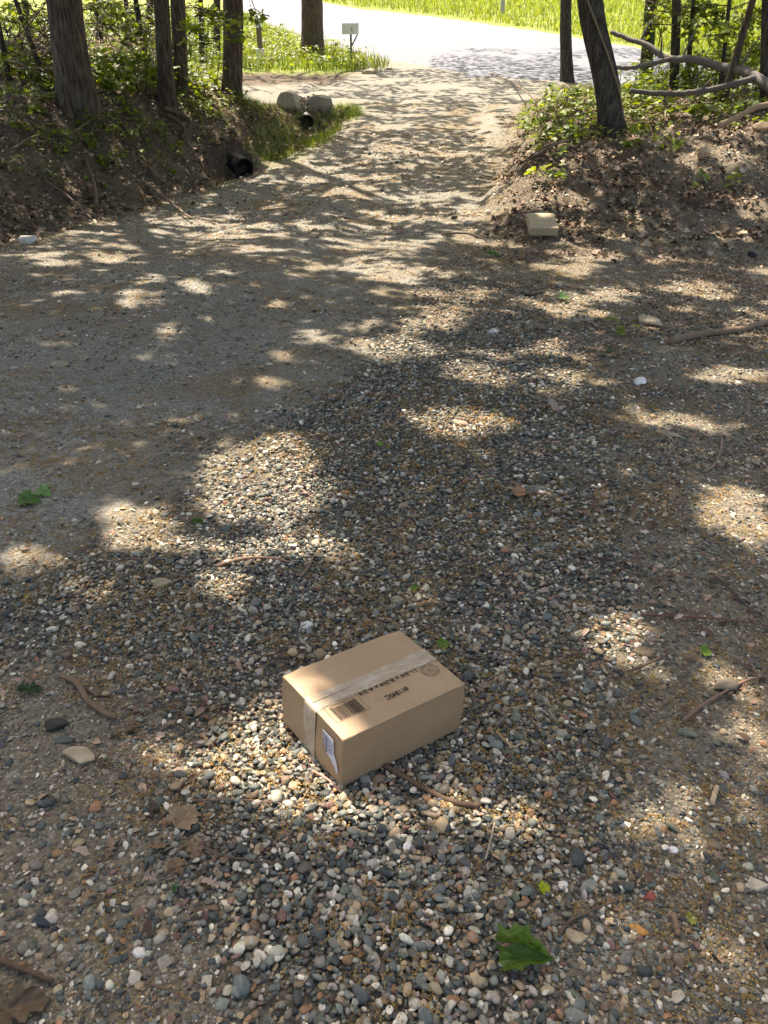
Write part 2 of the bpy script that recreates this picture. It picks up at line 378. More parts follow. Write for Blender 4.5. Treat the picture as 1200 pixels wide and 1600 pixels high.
# ------------------------------------------------------------------ the carton
def box():
    e1 = np.array([.8044, 0, 0]); 
    # pose measured at 28 deg pitch, turned into this camera's 33 deg frame
    def turn(v):
        a = math.radians(28-33); c, s = math.cos(a), math.sin(a); return np.array([v[0], v[1]*c - v[2]*s, v[1]*s + v[2]*c])
    O = turn([-.0809, 1.0972, -1.1793]); a1 = turn([.8044, .5918, -.0528]); a2 = turn([-.592, .8058, .0142]); a3 = np.cross(a1, a2)
    root = empty('cardboard_box', O)
    tag(root, 'sealed brown cardboard carton with barcode and size print, lying on the gravel', 'box')
    Mx = Matrix(((a1[0], a2[0], a3[0], 0), (a1[1], a2[1], a3[1], 0), (a1[2], a2[2], a3[2], 0), (0, 0, 0, 1)))
    root.matrix_world = Matrix.Translation(O) @ Mx
    L, Wd, H = .298, .222, .121
    m, nt, b = newmat('corrugated_cardboard', .55, .45); c = coords(nt, (1, 1, 1)); n = noise(nt, c, 9, 6); n2 = noise(nt, coords(nt, (1, .25, 1)), 260, 3)
    wv = N(nt, 'ShaderNodeTexWave', wave_type='BANDS', bands_direction='X'); wv.inputs['Scale'].default_value = 70; wv.inputs['Distortion'].default_value = .4; lk(nt, c, wv.inputs[0])
    col = ramp(nt, n, [(.3, (.31, .20, .107)), (.7, (.37, .247, .138))]); col = mix(nt, ramp(nt, noise(nt, c, 30, 6, .7), [(.55, (0,)*3), (.75, (.35,)*3)]), col, (.26, .165, .09)); col = mix(nt, .16, col, ramp(nt, n2, [(.35, (.2, .12, .06)), (.65, (.42, .29, .18))]))
    lk(nt, col, b.inputs['Base Color']); p = bump(nt, b, n, .12, .004); bump(nt, b, wv.outputs[0], .05, .001, p)
    def rbox(x0, x1, y0, y1, z0, z1, r=.003, seg=3, name='carton', parent=root, mat=m, cuts=0, warp=0):
        bm = bmesh.new(); bmesh.ops.create_cube(bm, size=1)
        for v in bm.verts: v.co = Vector(((x0+x1)/2 + v.co.x*(x1-x0), (y0+y1)/2 + v.co.y*(y1-y0), (z0+z1)/2 + v.co.z*(z1-z0)))
        bmesh.ops.bevel(bm, geom=bm.edges[:], offset=r, segments=seg, affect='EDGES', profile=.6)
        if cuts: bmesh.ops.subdivide_edges(bm, edges=[e for e in bm.edges if e.calc_length() > .05], cuts=cuts, use_grid_fill=True)
        if warp < 0:   # worn edges and softly crushed corners of the flaps
            for v in bm.verts:
                ex = min(v.co.x-x0, x1-v.co.x); ey = (v.co.y-y0) if y0 < .05 else (y1-v.co.y); d_ = min(ex, ey)
                n_ = fbm(np.array([v.co.x*45]), np.array([v.co.y*45]), 6)[0]
                v.co.z -= .0022*max(0, 1-d_/.012)*max(0, n_-.35)*2 + .004*max(0, 1-math.hypot(ex, ey)/.016)
        if warp > 0:
            for v in bm.verts:
                q = fbm(np.array([v.co.x*14+3]), np.array([v.co.y*14+v.co.z*17]), 5)[0]-.5
                s = math.sin(math.pi*min(max(v.co.z/H, 0), 1)); w = Vector((v.co.x-L/2, v.co.y-Wd/2, 0)); w.normalize()
                mid = 1 if v.co.z < H-.004 else 0
                v.co += w*(warp*q*.8*mid*s + .0022*s*mid)
        me = bpy.data.meshes.new(name); bm.to_mesh(me); bm.free(); me.materials.append(mat); me.polygons.foreach_set('use_smooth', [True]*len(me.polygons))
        o = bpy.data.objects.new(name, me); COL.objects.link(o); o.parent = parent; return o
    rbox(0, L, 0, Wd, 0, H-.0008, .0032, 3, 'carton_body', cuts=14, warp=.0065)
    # two top flaps meeting at the middle seam, each a sheet with its own edge
    ft = .0016
    f1 = rbox(-.0006, L+.0006, -.0006, Wd*.5-.0004, H-.004, H+ft-.0008, .0019, 3, 'top_flap', cuts=8, warp=-1)
    f2 = rbox(-.0004, L+.0002, Wd*.5+.0004, Wd+.0004, H-.004, H+ft-.0004, .0019, 3, 'top_flap', cuts=8, warp=-1)
    top = H+ft-.0004
    # tape
    mt, nt2, bt = newmat('clear_packing_tape', .16, .6); c = coords(nt2); w_ = noise(nt2, coords(nt2, (1, 2.2, 1)), 26, 4, .6)
    lk(nt2, ramp(nt2, w_, [(.3, (.33, .245, .165)), (.6, (.385, .31, .225)), (.82, (.52, .47, .41))]), bt.inputs['Base Color']); bump(nt2, bt, w_, .25, .002)
    lk(nt2, ramp(nt2, w_, [(.3, (.12,)*3), (.7, (.4,)*3)]), bt.inputs['Roughness'])
    bag = Bag()
    prof_ = [(-.0026, -.002+.0), (-.0030, .02), (-.0034, .06), (-.0032, .1), (-.0026, top-.006), (-.0012, top-.001), (.0015, top+.0006)] + [(x, top+.0005) for x in np.linspace(.01, L-.004, 30)] + [(L+.001, top+.0003), (L+.0022, top-.003), (L+.0032, .1), (L+.003, .06)]
    wv_ = np.linspace(0, 1, 9); P = []
    for i, (x, z) in enumerate(prof_):
        for q in wv_:
            onface = x < .001
            jag = (.006*math.sin(q*19)+.004*math.sin(q*41)) if i == 0 else 0
            wob = .0009*math.sin(i*1.7+q*3)
            P.append((x, .0915+q*.0420+wob, z + jag + (0 if onface else .00025*math.sin(q*14+i*.9))))
    n_, m_ = len(prof_), len(wv_); i, j = np.meshgrid(np.arange(n_-1), np.arange(m_-1), indexing='ij'); i = i.ravel(); j = j.ravel()
    bag.add(P, np.stack([i*m_+j, (i+1)*m_+j, (i+1)*m_+j+1, i*m_+j+1], 1)); o = bag.build('packing_tape', mt, root)
    # ink
    mi, nti, bi = newmat('black_print', .7, .3); n = noise(nti, coords(nti), 300, 3)
    lk(nti, ramp(nti, n, [(.35, (.014, .010, .008)), (.8, (.05, .034, .02))]), bi.inputs['Base Color'])
    zt = top+.0009
    def text(s, x, y, size, rot, name, sx=1, z=zt, mat=mi, parent=root, mw=None, bold=.0):
        cu = bpy.data.curves.new(name, 'FONT'); cu.body = s; cu.size = size; cu.offset = bold; cu.align_x = 'LEFT'
        ob = bpy.data.objects.new(name, cu); COL.objects.link(ob); dg = bpy.context.evaluated_depsgraph_get()
        me = bpy.data.meshes.new_from_object(ob.evaluated_get(dg)); bpy.data.objects.remove(ob)
        co = np.array([v.co[:] for v in me.vertices]); w = co[:, 0].max()-co[:, 0].min(); co[:, 0] -= co[:, 0].min()
        if sx > 0: co[:, 0] *= sx/w
        if mw is None:
            cr, sr = math.cos(rot), math.sin(rot); X_ = np.stack([x + co[:, 0]*cr - co[:, 1]*sr, y + co[:, 0]*sr + co[:, 1]*cr, np.full(len(co), z)], 1)
        else: X_ = np.array([mw(a[0], a[1]) for a in co])
        me.vertices.foreach_set('co', X_.astype(np.float32).ravel()); me.materials.clear(); me.materials.append(mat); me.update()
        o = bpy.data.objects.new(name, me); COL.objects.link(o); o.parent = parent; return o
    text('11-3/4 x 8-3/4 x 4-3/4', .2395, .0925, .0165, math.pi, 'size_print', .144, bold=.0003)
    text('#1184SC', .1895, .0556, .0185, math.pi, 'number_print', .056, bold=.00035)
    bb = Bag()
    def rect(x0, x1, y0, y1, z=zt, bag=bb): bag.add([(x0, y0, z), (x1, y0, z), (x1, y1, z), (x0, y1, z)], np.array([[0, 1, 2, 3]]))
    lw = .0006
    x0, x1, y0, y1 = .0145, .0905, .042, .0945
    rect(x0, x1, y0, y0+lw); rect(x0, x1, y1-lw, y1); rect(x0, x0+lw, y0+lw, y1-lw); rect(x1-lw, x1, y0+lw, y1-lw)
    sm_ = Bag(); sm_.add([(0.0015, .1150, top+.0012), (.10, .1156, top+.0012), (.10, .1162, top+.0012), (.0015, .1163, top+.0012)], np.array([[0, 1, 2, 3]])); sm_.build('flap_seam', mi, root, False)
    r2 = random.Random(3); x = .0235
    while x < .0795:
        w = r2.choice([.0006, .0006, .0011, .0017]); rect(x, x+w, .046 if 0 else .0445, .0815 if .028 < x < .075 else .0845); x += w + r2.choice([.0006, .0009, .0014])
    bb.build('barcode', mi, root, False)
    text('0 42198 05367 1', .078, .0885, .0052, math.pi, 'barcode_digits', .053)
    # round maker's certificate stamp
    st = Bag(); cx, cy = .2635, .071
    def ring(r, w, n=64):
        a = np.arange(n)*2*np.pi/n; Vr = np.concatenate([np.stack([cx+np.cos(a)*r, cy+np.sin(a)*r, a*0+zt], 1), np.stack([cx+np.cos(a)*(r+w), cy+np.sin(a)*(r+w), a*0+zt], 1)])
        i = np.arange(n); st.add(Vr, np.stack([i, i+n, (i+1) % n+n, (i+1) % n], 1))
    ring(.0195, .0006); ring(.0172, .0005); ring(.0110, .0003)
    stamp = st.build('round_stamp', mi, root, False)
    for r, s, k0 in ((.0132, 'BOX MANUFACTURER CERTIFICATE', 0),):
        for q, ch in enumerate(s):
            if ch == ' ': continue
            a = math.radians(100 - q*12.6) + math.pi
            text(ch, cx+math.cos(a)*r, cy+math.sin(a)*r, .0046, a-math.pi/2, 'stamp_letter', -1, parent=stamp)
    for q, (s, w) in enumerate((('THIS SINGLE', .014), ('WALL BOX', .016), ('32 LBS/IN', .0165), ('CAPACITY', .012))):
        text(s, cx+w/2, cy - .0058 + q*.0040, .0036, math.pi, 'stamp_line', w, parent=stamp)
    # torn shipping label on the end face (plane x = 0)
    ml, ntl, bl = newmat('label_paper', .55, .3); n = noise(ntl, coords(ntl), 50, 5)
    lk(ntl, ramp(ntl, n, [(.3, (.42, .42, .46)), (.7, (.62, .62, .66))]), bl.inputs['Base Color'])
    out = [(.0585, .0985), (.0605, .0885), (.0445, .0775)]  # (unused guide)
    shape = [(.160, .103), (.172, .1035), (.190, .1035), (.198, .1025), (.1985, .090), (.201, .080), (.199, .074), (.2035, .066), (.209, .060), (.214, .047), (.216, .033), (.2085, .036), (.203, .045), (.196, .0455), (.190, .052), (.181, .0555), (.172, .058), (.170, .068), (.1635, .074), (.165, .080), (.1610, .088), (.163, .096)]
    xe = -.0052
    Vl = [(xe, Wd-a, b_) for a, b_ in shape]; Vl2 = [(xe-.0003, p[1], p[2]) for p in Vl]; n = len(Vl)
    me = bpy.data.meshes.new('shipping_label'); me.from_pydata(Vl+Vl2, [], [list(range(n)), list(range(2*n-1, n-1, -1))] + [[i, n+i, n+(i+1) % n, (i+1) % n] for i in range(n)])
    me.materials.append(ml); me.update(); lo = bpy.data.objects.new('shipping_label', me); COL.objects.link(lo); lo.parent = root
    # lines of print run down the label
    mg, ntg, bgp = newmat('grey_print', .7); bgp.inputs['Base Color'].default_value = (.08, .08, .1, 1)
    lb = Bag(); r3 = random.Random(5)
    for q in range(9):
        yy = Wd-.1655-q*.0036; z1 = .099 - (.001*q); z = z1
        while z > .062 + q*.0003:
            ln = r3.uniform(.002, .006); xx = xe-.0009
            lb.add([(xx, yy, z), (xx, yy-.0011 if q != 2 else yy-.0026, z), (xx, yy-.0011 if q != 2 else yy-.0026, z-ln), (xx, yy, z-ln)], np.array([[0, 1, 2, 3]])); z -= ln + r3.uniform(.0006, .002)
    lb.build('label_print', mg, lo, False)
    # pale torn paper strip at the foot of the end, crushed upper corner flap
    tr = Bag(); P = []
    nn_ = 16
    for i in range(nn_):
        y = .128 - .055*i/(nn_-1); w = .006*math.sin(math.pi*i/(nn_-1))+.001*math.sin(i*2.3)+.0015
        P += [(-.003, y, .002), (-.0055-w*.5, y, -.001 - w*.3 + .012*(i/nn_-.5)*0)]
    i = np.arange(nn_-1); tr.add(P, np.stack([2*i, 2*i+1, 2*i+3, 2*i+2], 1), np.array([.45, .33, .25])); tr.build('torn_paper_edge', M_drystuff, root)
    return root, O, a1, a2, a3
BX = box()
_, BO, B1, B2, B3 = BX
def under_box(x, y, mrg=0.0):
    d = np.stack([x-BO[0], y-BO[1]], -1); A_ = np.array([[B1[0], B2[0]], [B1[1], B2[1]]]); q = d @ np.linalg.inv(A_).T
    return (q[..., 0] > -mrg) & (q[..., 0] < .298+mrg) & (q[..., 1] > -mrg) & (q[..., 1] < .222+mrg)

# ------------------------------------------------------------------ gravel
PAL = [(lin(62, 70, 72), 18), (lin(84, 94, 94), 14), (lin(106, 114, 112), 10), (lin(88, 98, 84), 5), (lin(124, 120, 110), 13), (lin(156, 152, 142), 11), (lin(184, 180, 168), 8), (lin(212, 206, 194), 4),
       (lin(158, 136, 106), 13), (lin(118, 96, 74), 6), (lin(150, 104, 66), 2), (lin(122, 86, 78), 3), (lin(92, 84, 76), 8)]
def pcol(n, tan=0):
    w = np.array([p[1] for p in PAL], float); w[8:11] *= 1+tan; w /= w.sum(); c = np.array([p[0] for p in PAL])[rng.choice(len(PAL), n, p=w)]
    return np.clip((c*.72 + .28*c.mean(1, keepdims=True)*[1.03, 1, .93])*[1.02, .97, .86]*rng.uniform(.72, 1.25, (n, 1))*rng.uniform(.96, 1.04, (n, 3)), 0, .8)
def jitgrid(y0, y1, sp_, kx=.74, x0=.45):
    ny = int((y1-y0)/sp_)
    out = []
    for i in range(ny):
        y = y0 + (i+.5)*sp_; w = (y+x0+.35)*kx; xs = np.arange(-w, w, sp_*1.02)
        out.append(np.stack([xs + rng.uniform(-.45, .45, len(xs))*sp_, y + rng.uniform(-.45, .45, len(xs))*sp_], 1))
    return np.concatenate(out)
P_hi = pebble_protos(3, 14); P_mid = pebble_protos(2, 36, 11, .44, .14); P_md2 = pebble_protos(2, 18, 10, .44); P_lo = pebble_protos(1, 16, 5, .5)
def put(bag, protos, xy, r, C, sink=.25, lift=0., flat=None, tilt=.35):
    n = len(xy); z = h(xy[:, 0], xy[:, 1]); P = np.stack([xy[:, 0], xy[:, 1], z + r*(.5-sink) + lift], 1)
    S3 = np.stack([r*rng.uniform(.85, 1.25, n), r*rng.uniform(.8, 1.1, n), r*rng.uniform(.8, 1.1, n)*(1 if flat is None else flat)], 1)
    R = rotm(rng.uniform(0, 6.28, n), rng.normal(0, tilt, n), rng.normal(0, tilt, n)); bag.scatter(protos, P, S3, R, C)
def stonefilter(xy):
    x, y = xy[:, 0], xy[:, 1]; z = h(x, y); px, py = proj(x, y, z)
    m = (px > -330) & (px < 1560) & (py < 1900) & ~under_box(x, y, -.008); xy = xy[m]; px = px[m]; py = py[m]
    nn = fbm(xy[:, 0]*2.5, xy[:, 1]*2.5, 40)-.5
    return xy, px, py, dense_mask(px, py, nn), nn
bag = Bag()
for (y0, y1, spc, rm, lay) in ((.28, 1.25, .0085, .0056, 2), (1.25, 2.2, .0092, .0058, 1), (2.2, 3.6, .0110, .0065, 1), (3.6, 6.2, .016, .0083, 1)):
    for l in range(lay+1):
        xy, px, py, dm, nn = stonefilter(jitgrid(y0, y1, spc*(1 if l == 0 else 1.55)))
        edge = fbm(xy[:, 0]*5, xy[:, 1]*5, 77)
        side = np.where(px > 760, .15 + .10*sm(500, 800, py), np.where(py > 1050, .16, .05))
        comp = (xy[:, 0] < xr(xy[:, 1])) & (py < 1000)
        side = np.where(comp, .03, side)*(.3+1.9*sm(.42, .62, edge))
        keep = rng.rand(len(xy)) < np.where(dm > 0, np.where(edge < .40, .55, .95), side)
        keep &= ~((dm == 0) & (l > 0) & (rng.rand(len(xy)) < .88))
        xy = xy[keep]; dm = dm[keep]
        r = rm*np.where(rng.rand(len(xy)) < .05, 1.5, 1)*(.8+.4*fbm(xy[:, 0]*2.2, xy[:, 1]*2.2, 222))*np.exp(rng.normal(0, .36, len(xy)))*np.where(dm > 0, 1, .9); r = np.clip(r, .003, .018)
        pr = P_mid if y1 < 1.3 else P_md2 if y1 < 2.3 else P_lo
        if l == 0: put(bag, pr, xy, r, pcol(len(xy), 0 if 1 else .5), .22)
        else: put(bag, pr, xy, r*.95, pcol(len(xy)), .1, np.where(dm > 0, .0065, 0))
g = bag.build('gravel', M_pebble); tag(g, 'loose rounded grey and blue river gravel spread over the foreground', 'gravel', kind='stuff')
print('gravel faces', len(g.data.polygons))
# fine grit on sandy soil and compacted track
bag = Bag()
octv = np.array([[1, 0, 0], [-1, 0, 0], [0, 1, 0], [0, -1, 0], [0, 0, .7], [0, 0, -.7]], float); octf = np.array([[0, 2, 4], [2, 1, 4], [1, 3, 4], [3, 0, 4]])
octs = [(octv*rng.uniform(.7, 1.2, (6, 1)), octf) for _ in range(10)]
for (y0, y1, spc, rm) in ((.35, 1.6, .0066, .0024), (1.6, 3.5, .0105, .0034), (3.5, 8, .020, .0052), (8, 16, .036, .009)):
    xy, px, py, dm, nn = stonefilter(jitgrid(y0, y1, spc)); e = fbm(xy[:, 0]*4, xy[:, 1]*4, 91)
    kp = (dm < .5) & (rng.rand(len(xy)) < .45+.9*sm(.35, .65, e)); xy = xy[kp]
    r = rm*np.exp(rng.normal(0, .45, len(xy))); put(bag, octs, xy, r, pcol(len(xy), 1.2)*.9+lin(60, 48, 34)*.4, .05)
g = bag.build('grit', M_pebble, None, False); tag(g, 'fine grit and tiny stone chips on sandy soil', 'grit', kind='stuff'); print('grit faces', len(g.data.polygons))

# ------------------------------------------------------------------ leaves, trunks, limbs
def leaf_proto(kind):
    if kind == 'oval':      # unit length along x, folded on the midrib
        v = np.array([[0, 0, 0], [.33, .26, .05], [.72, .2, .04], [1, 0, -.08], [.72, -.2, .04], [.33, -.26, .05], [.5, 0, 0]])
        f = np.array([[0, 6, 1], [1, 6, 2], [2, 6, 3], [3, 6, 4], [4, 6, 5], [5, 6, 0]]); return v, f
    if kind == 'maple':
        o = [(0, 0), (.05, .22), (-.02, .48), (.2, .38), (.32, .55), (.42, .42), (.55, .52), (.6, .28), (.75, .25), (1, 0)]
    if kind == 'oak':
        o = [(0, 0), (.1, .07), (.2, .24), (.3, .1), (.42, .3), (.52, .13), (.64, .32), (.74, .14), (.88, .18), (1, 0)]
    o = o + [(x, -y) for x, y in o[-2:0:-1]]; n = len(o)
    v = np.array([[x, y, .22*abs(y) - .12*x*x] for x, y in o] + [[.45, 0, -.03]]); f = np.array([[n, i, (i+1) % n] for i in range(n)][::-1])[:, ::-1]; return v, f
OVAL, MAPLE, OAK = leaf_proto('oval'), leaf_proto('maple'), leaf_proto('oak')
def curl(pr, a, b):
    v, f = pr; v = v.copy(); v[:, 2] += a*np.sin(v[:, 0]*3.1) + b*np.abs(v[:, 1])**1.3 + .05*np.sin(v[:, 0]*9+v[:, 1]*7); return v, f
def leaves(bag, P, size, C, protos=(OVAL,), tilt=.7):
    n = len(P); size = size*rng.uniform(.65, 1.25, n)
    bag.scatter(list(protos), P, np.stack([size]*3, 1), rotm(rng.uniform(0, 6.28, n), rng.normal(0, tilt, n), rng.normal(0, tilt, n)), C)
GR = np.array([lin(80, 104, 36), lin(98, 120, 40), lin(64, 90, 32), lin(112, 130, 48), lin(74, 98, 40)])
def green(n, k=1., yel=0): 
    c = GR[rng.randint(0, len(GR), n)]*rng.uniform(.6, 1.3, (n, 1))*k; c = c*(1-yel) + yel*lin(136, 136, 60); return c
def trunk_mesh(path, rad, seg=40, flare=1.9, fl_h=.45, rough=.05, lobes=5, seed=0):
    n = max(24, int(np.linalg.norm(np.asarray(path[-1])-np.asarray(path[0]))/.05)); n = min(n, 220)
    # denser near the foot
    P = spline(path, n); t = np.linspace(0, 1, n); r = np.interp(t, np.linspace(0, 1, len(rad)), rad)
    T = np.gradient(P, axis=0); T /= np.linalg.norm(T, axis=1)[:, None]
    a = np.arange(seg)*2*np.pi/seg; V = np.zeros((n, seg, 3)); s = np.linalg.norm(P-P[0], axis=1)
    Nn = np.cross(T, [0, 1., 0]); Nn /= np.linalg.norm(Nn, axis=1)[:, None]; Bn = np.cross(T, Nn)
    for i in range(n):
        fl = 1 + (flare-1)*math.exp(-max(s[i]-.25, 0)/fl_h)*(.65+.35*np.cos(a*lobes+seed))
        rr = r[i]*fl*(1 + rough*(vnoise(a*seg/6.283*.55+seed*9, np.full(seg, s[i]*2.2), seed)*2-1) + .06*np.sin(a*2+seed+s[i]*.6) + rough*.9*(np.abs(vnoise(a*seg/6.283*.9+seed*5, np.full(seg, s[i]*5), seed+4)*2-1)-.5))
        V[i] = P[i] + rr[:, None]*(np.cos(a)[:, None]*Nn[i]+np.sin(a)[:, None]*Bn[i])
    i, j = np.meshgrid(np.arange(n-1), np.arange(seg), indexing='ij'); i = i.ravel(); j = j.ravel()
    Fq = np.stack([i*seg+j, (i+1)*seg+j, (i+1)*seg+(j+1) % seg, i*seg+(j+1) % seg], 1)
    return V.reshape(-1, 3), Fq, P
TREES = []
def tree(name, base_px, top_px, wpx, label, group=None, mat=None, hgt=9., dist=None, lean_y=0., cat='tree', crown=True, bend=None, seg=72, flare=1.8, limbs=7, flh=.4):
    """base and a second point of the trunk as seen, width in photo pixels"""
    b = at(*base_px) if dist is None else pix_at(base_px[0], base_px[1], dist)
    b[2] = h(b[0], b[1]); q = pix_at(top_px[0], top_px[1], b[1]+lean_y)
    if bend is not None: mid = pix_at(bend[0], bend[1], b[1]+lean_y*.5)
    r = wpx*(b[1]*cp-b[2]*sp)/F/2*.93; d = (q-b); d = d/d[2]
    up = np.array([d[0]*.6, d[1]*.6, 1])
    pts = [b-np.array([d[0]*.25, d[1]*.25, .25]), b] + ([mid] if bend is not None else []) + [q]
    rem = hgt-(q[2]-b[2]); k = 4
    for i in range(1, k+1): pts.append(q + np.array([up[0]*rem*i/k + rng.uniform(-.12, .12), up[1]*rem*i/k + rng.uniform(-.12, .12), rem*i/k]))
    root = empty(name, b); tag(root, label, cat, group)
    # resample by even length
    Q = spline(pts, 60); L = np.concatenate([[0], np.cumsum(np.linalg.norm(np.diff(Q, axis=0), axis=1))]); ss = np.linspace(0, L[-1], 12)
    Q2 = np.stack([np.interp(ss, L, Q[:, i]) for i in range(3)], 1)
    Q2 = Q2 if bend is not None else Q2
    rad = r*np.interp(np.linspace(0, 1, 12), [0, .15, .5, 1], [1.0, .97, .72, .22])
    V, Fq, P = trunk_mesh(Q2, rad, seg, flare, flh, .055, rng.randint(4, 7), rng.randint(1, 90))
    raw = raw_mesh('trunk', V-b, [Fq], mat or M_bark, None, True, root)
    T = dict(root=root, b=b, P=P, r=r, hgt=hgt, bag=Bag(), crown=crown, limbs=[])
    for i in range(limbs):
        f = rng.uniform(.45, .95); p0 = P[int(f*(len(P)-1))]; a = rng.uniform(0, 6.28) ; ln = rng.uniform(1.2, 3.2)*(1.2-f*.5)*hgt/9
        p1 = p0 + ln*.5*np.array([math.cos(a), math.sin(a), .5]); p2 = p0 + ln*np.array([math.cos(a+.2), math.sin(a+.2), .75])
        if p1[2] < .9: continue
        Vb, Fb = tube(spline([p0, p1, p2], 8)-b, np.linspace(r*.32, r*.06, 8), 7); raw_mesh('branch', Vb, Fb, mat or M_bark, None, True, root)
    print(label[:30], b.round(2)); TREES.append(T); return T
big = tree('hardwood_tree', (122, 168), (100, 2), 52, 'thickest brown trunk on top of the left bank', 'trees along the driveway', M_bark, 10, flare=1.45, flh=.3, seg=96)
t3 = tree('hardwood_tree', (262, 160), (252, 0), 27, 'front trunk of the close pair on the left bank, exposed roots at its foot', 'trees along the driveway', M_bark, 9.5, flare=1.5, flh=.22)
t4 = tree('hardwood_tree', (281, 150), (278, 0), 25, 'rear trunk of the close pair on the left bank', 'trees along the driveway', M_bark, 9.5, dist=t3['b'][1]+1.0, flare=1.3, flh=.3)
t5 = tree('hardwood_tree', (362, 152), (364, 0), 31, 'single straight trunk above the ditch with leafy twigs hanging in front', 'trees along the driveway', M_bark, 9.5, dist=15.8, flare=1.3, flh=.25)
t6 = tree('hardwood_tree', (488, 90), (487, 0), 36, 'deeply furrowed trunk on the grassy verge beside the mailbox', 'trees along the driveway', M_bark, 11, flare=1.35, flh=.5)
t8 = tree('leaning_tree', (957, 212), (922, 2), 40, 'dark trunk leaning left on the right bank with a vine climbing it', 'trees along the driveway', M_bark_dk, 9.5, flare=1.35, flh=.22, lean_y=.35, bend=(946, 120))
t7 = tree('hardwood_tree', (886, 128), (884, 0), 20, 'slim dark trunk just left of the leaning tree', 'trees along the driveway', M_bark_dk, 8.5, flare=1.3, flh=.25)
t9 = tree('hardwood_tree', (1012, 122), (1018, 0), 21, 'trunk wrapped in green ivy at the road edge', 'trees along the driveway', M_bark_moss, 9, dist=17.5, flare=1.2)
t10 = tree('hardwood_tree', (1053, 140), (1057, 0), 14, 'dark straight trunk right of the ivy trunk', 'trees along the driveway', M_bark_dk, 8, flare=1.25, flh=.2, seg=24)
t11 = tree('hardwood_tree', (1073, 142), (1084, 0), 8, 'thin dark stem beside the dark straight trunk', 'saplings on the right bank', M_bark_dk, 5, flare=1.2, seg=12, limbs=4)
t12 = tree('hardwood_tree', (1128, 166), (1176, 0), 11, 'slender stem slanting right behind the fallen limb', 'saplings on the right bank', M_bark, 6, flare=1.3, seg=14, limbs=5)
t13 = tree('hardwood_tree', (1194, 170), (1197, 0), 14, 'dark trunk at the right edge of the view', 'trees along the driveway', M_bark_dk, 8.5, flare=1.2, seg=20)
t14 = tree('hardwood_tree', (1125, 150), (1140, 0), 7, 'forked thin stem near the slanting one', 'saplings on the right bank', M_bark_dk, 5, flare=1.2, seg=12, limbs=4)
t2 = tree('sapling', (70, 108), (24, 0), 8, 'thin bare stem leaning left beside the thickest trunk', 'saplings on the left bank', M_bark_dk, 5.5, dist=12.5, flare=1.2, seg=12, limbs=3)
t15 = tree('sapling', (236, 132), (212, 0), 9, 'thin dark stem between the thickest trunk and the close pair', 'saplings on the left bank', M_bark_dk, 6, dist=14.5, flare=1.2, seg=12, limbs=4)
t16 = tree('sapling', (8, 96), (-12, 0), 9, 'thin stem at the left edge of the view', 'saplings on the left bank', M_bark_dk, 6, dist=12.5, flare=1.2, seg=12, limbs=3)
print('bank check', [at(*q).round(2) for q in ((122, 168), (262, 160), (362, 152), (320, 125))])
BGT = []
for i, (px, w, d, lb) in enumerate([(40, 10, 20, 'far trunk in the woods nearest the left edge'), (150, 13, 22, 'far trunk in the woods just right of the thickest trunk'), (196, 8, 25, 'far thin trunk in the woods behind the slim sapling'),
                            (232, 12, 28, 'far trunk in the woods left of the close pair'), (310, 9, 27, 'far trunk in the woods right of the close pair'), (335, 12, 31, 'far trunk in the woods nearest the road')]):
    BGT.append(tree('woodland_tree', (px, 60), (px-6+i*2, -30), w, lb, 'trunks in the woods behind', M_bark_dk, 9, dist=d, flare=1.2, seg=14, limbs=3))
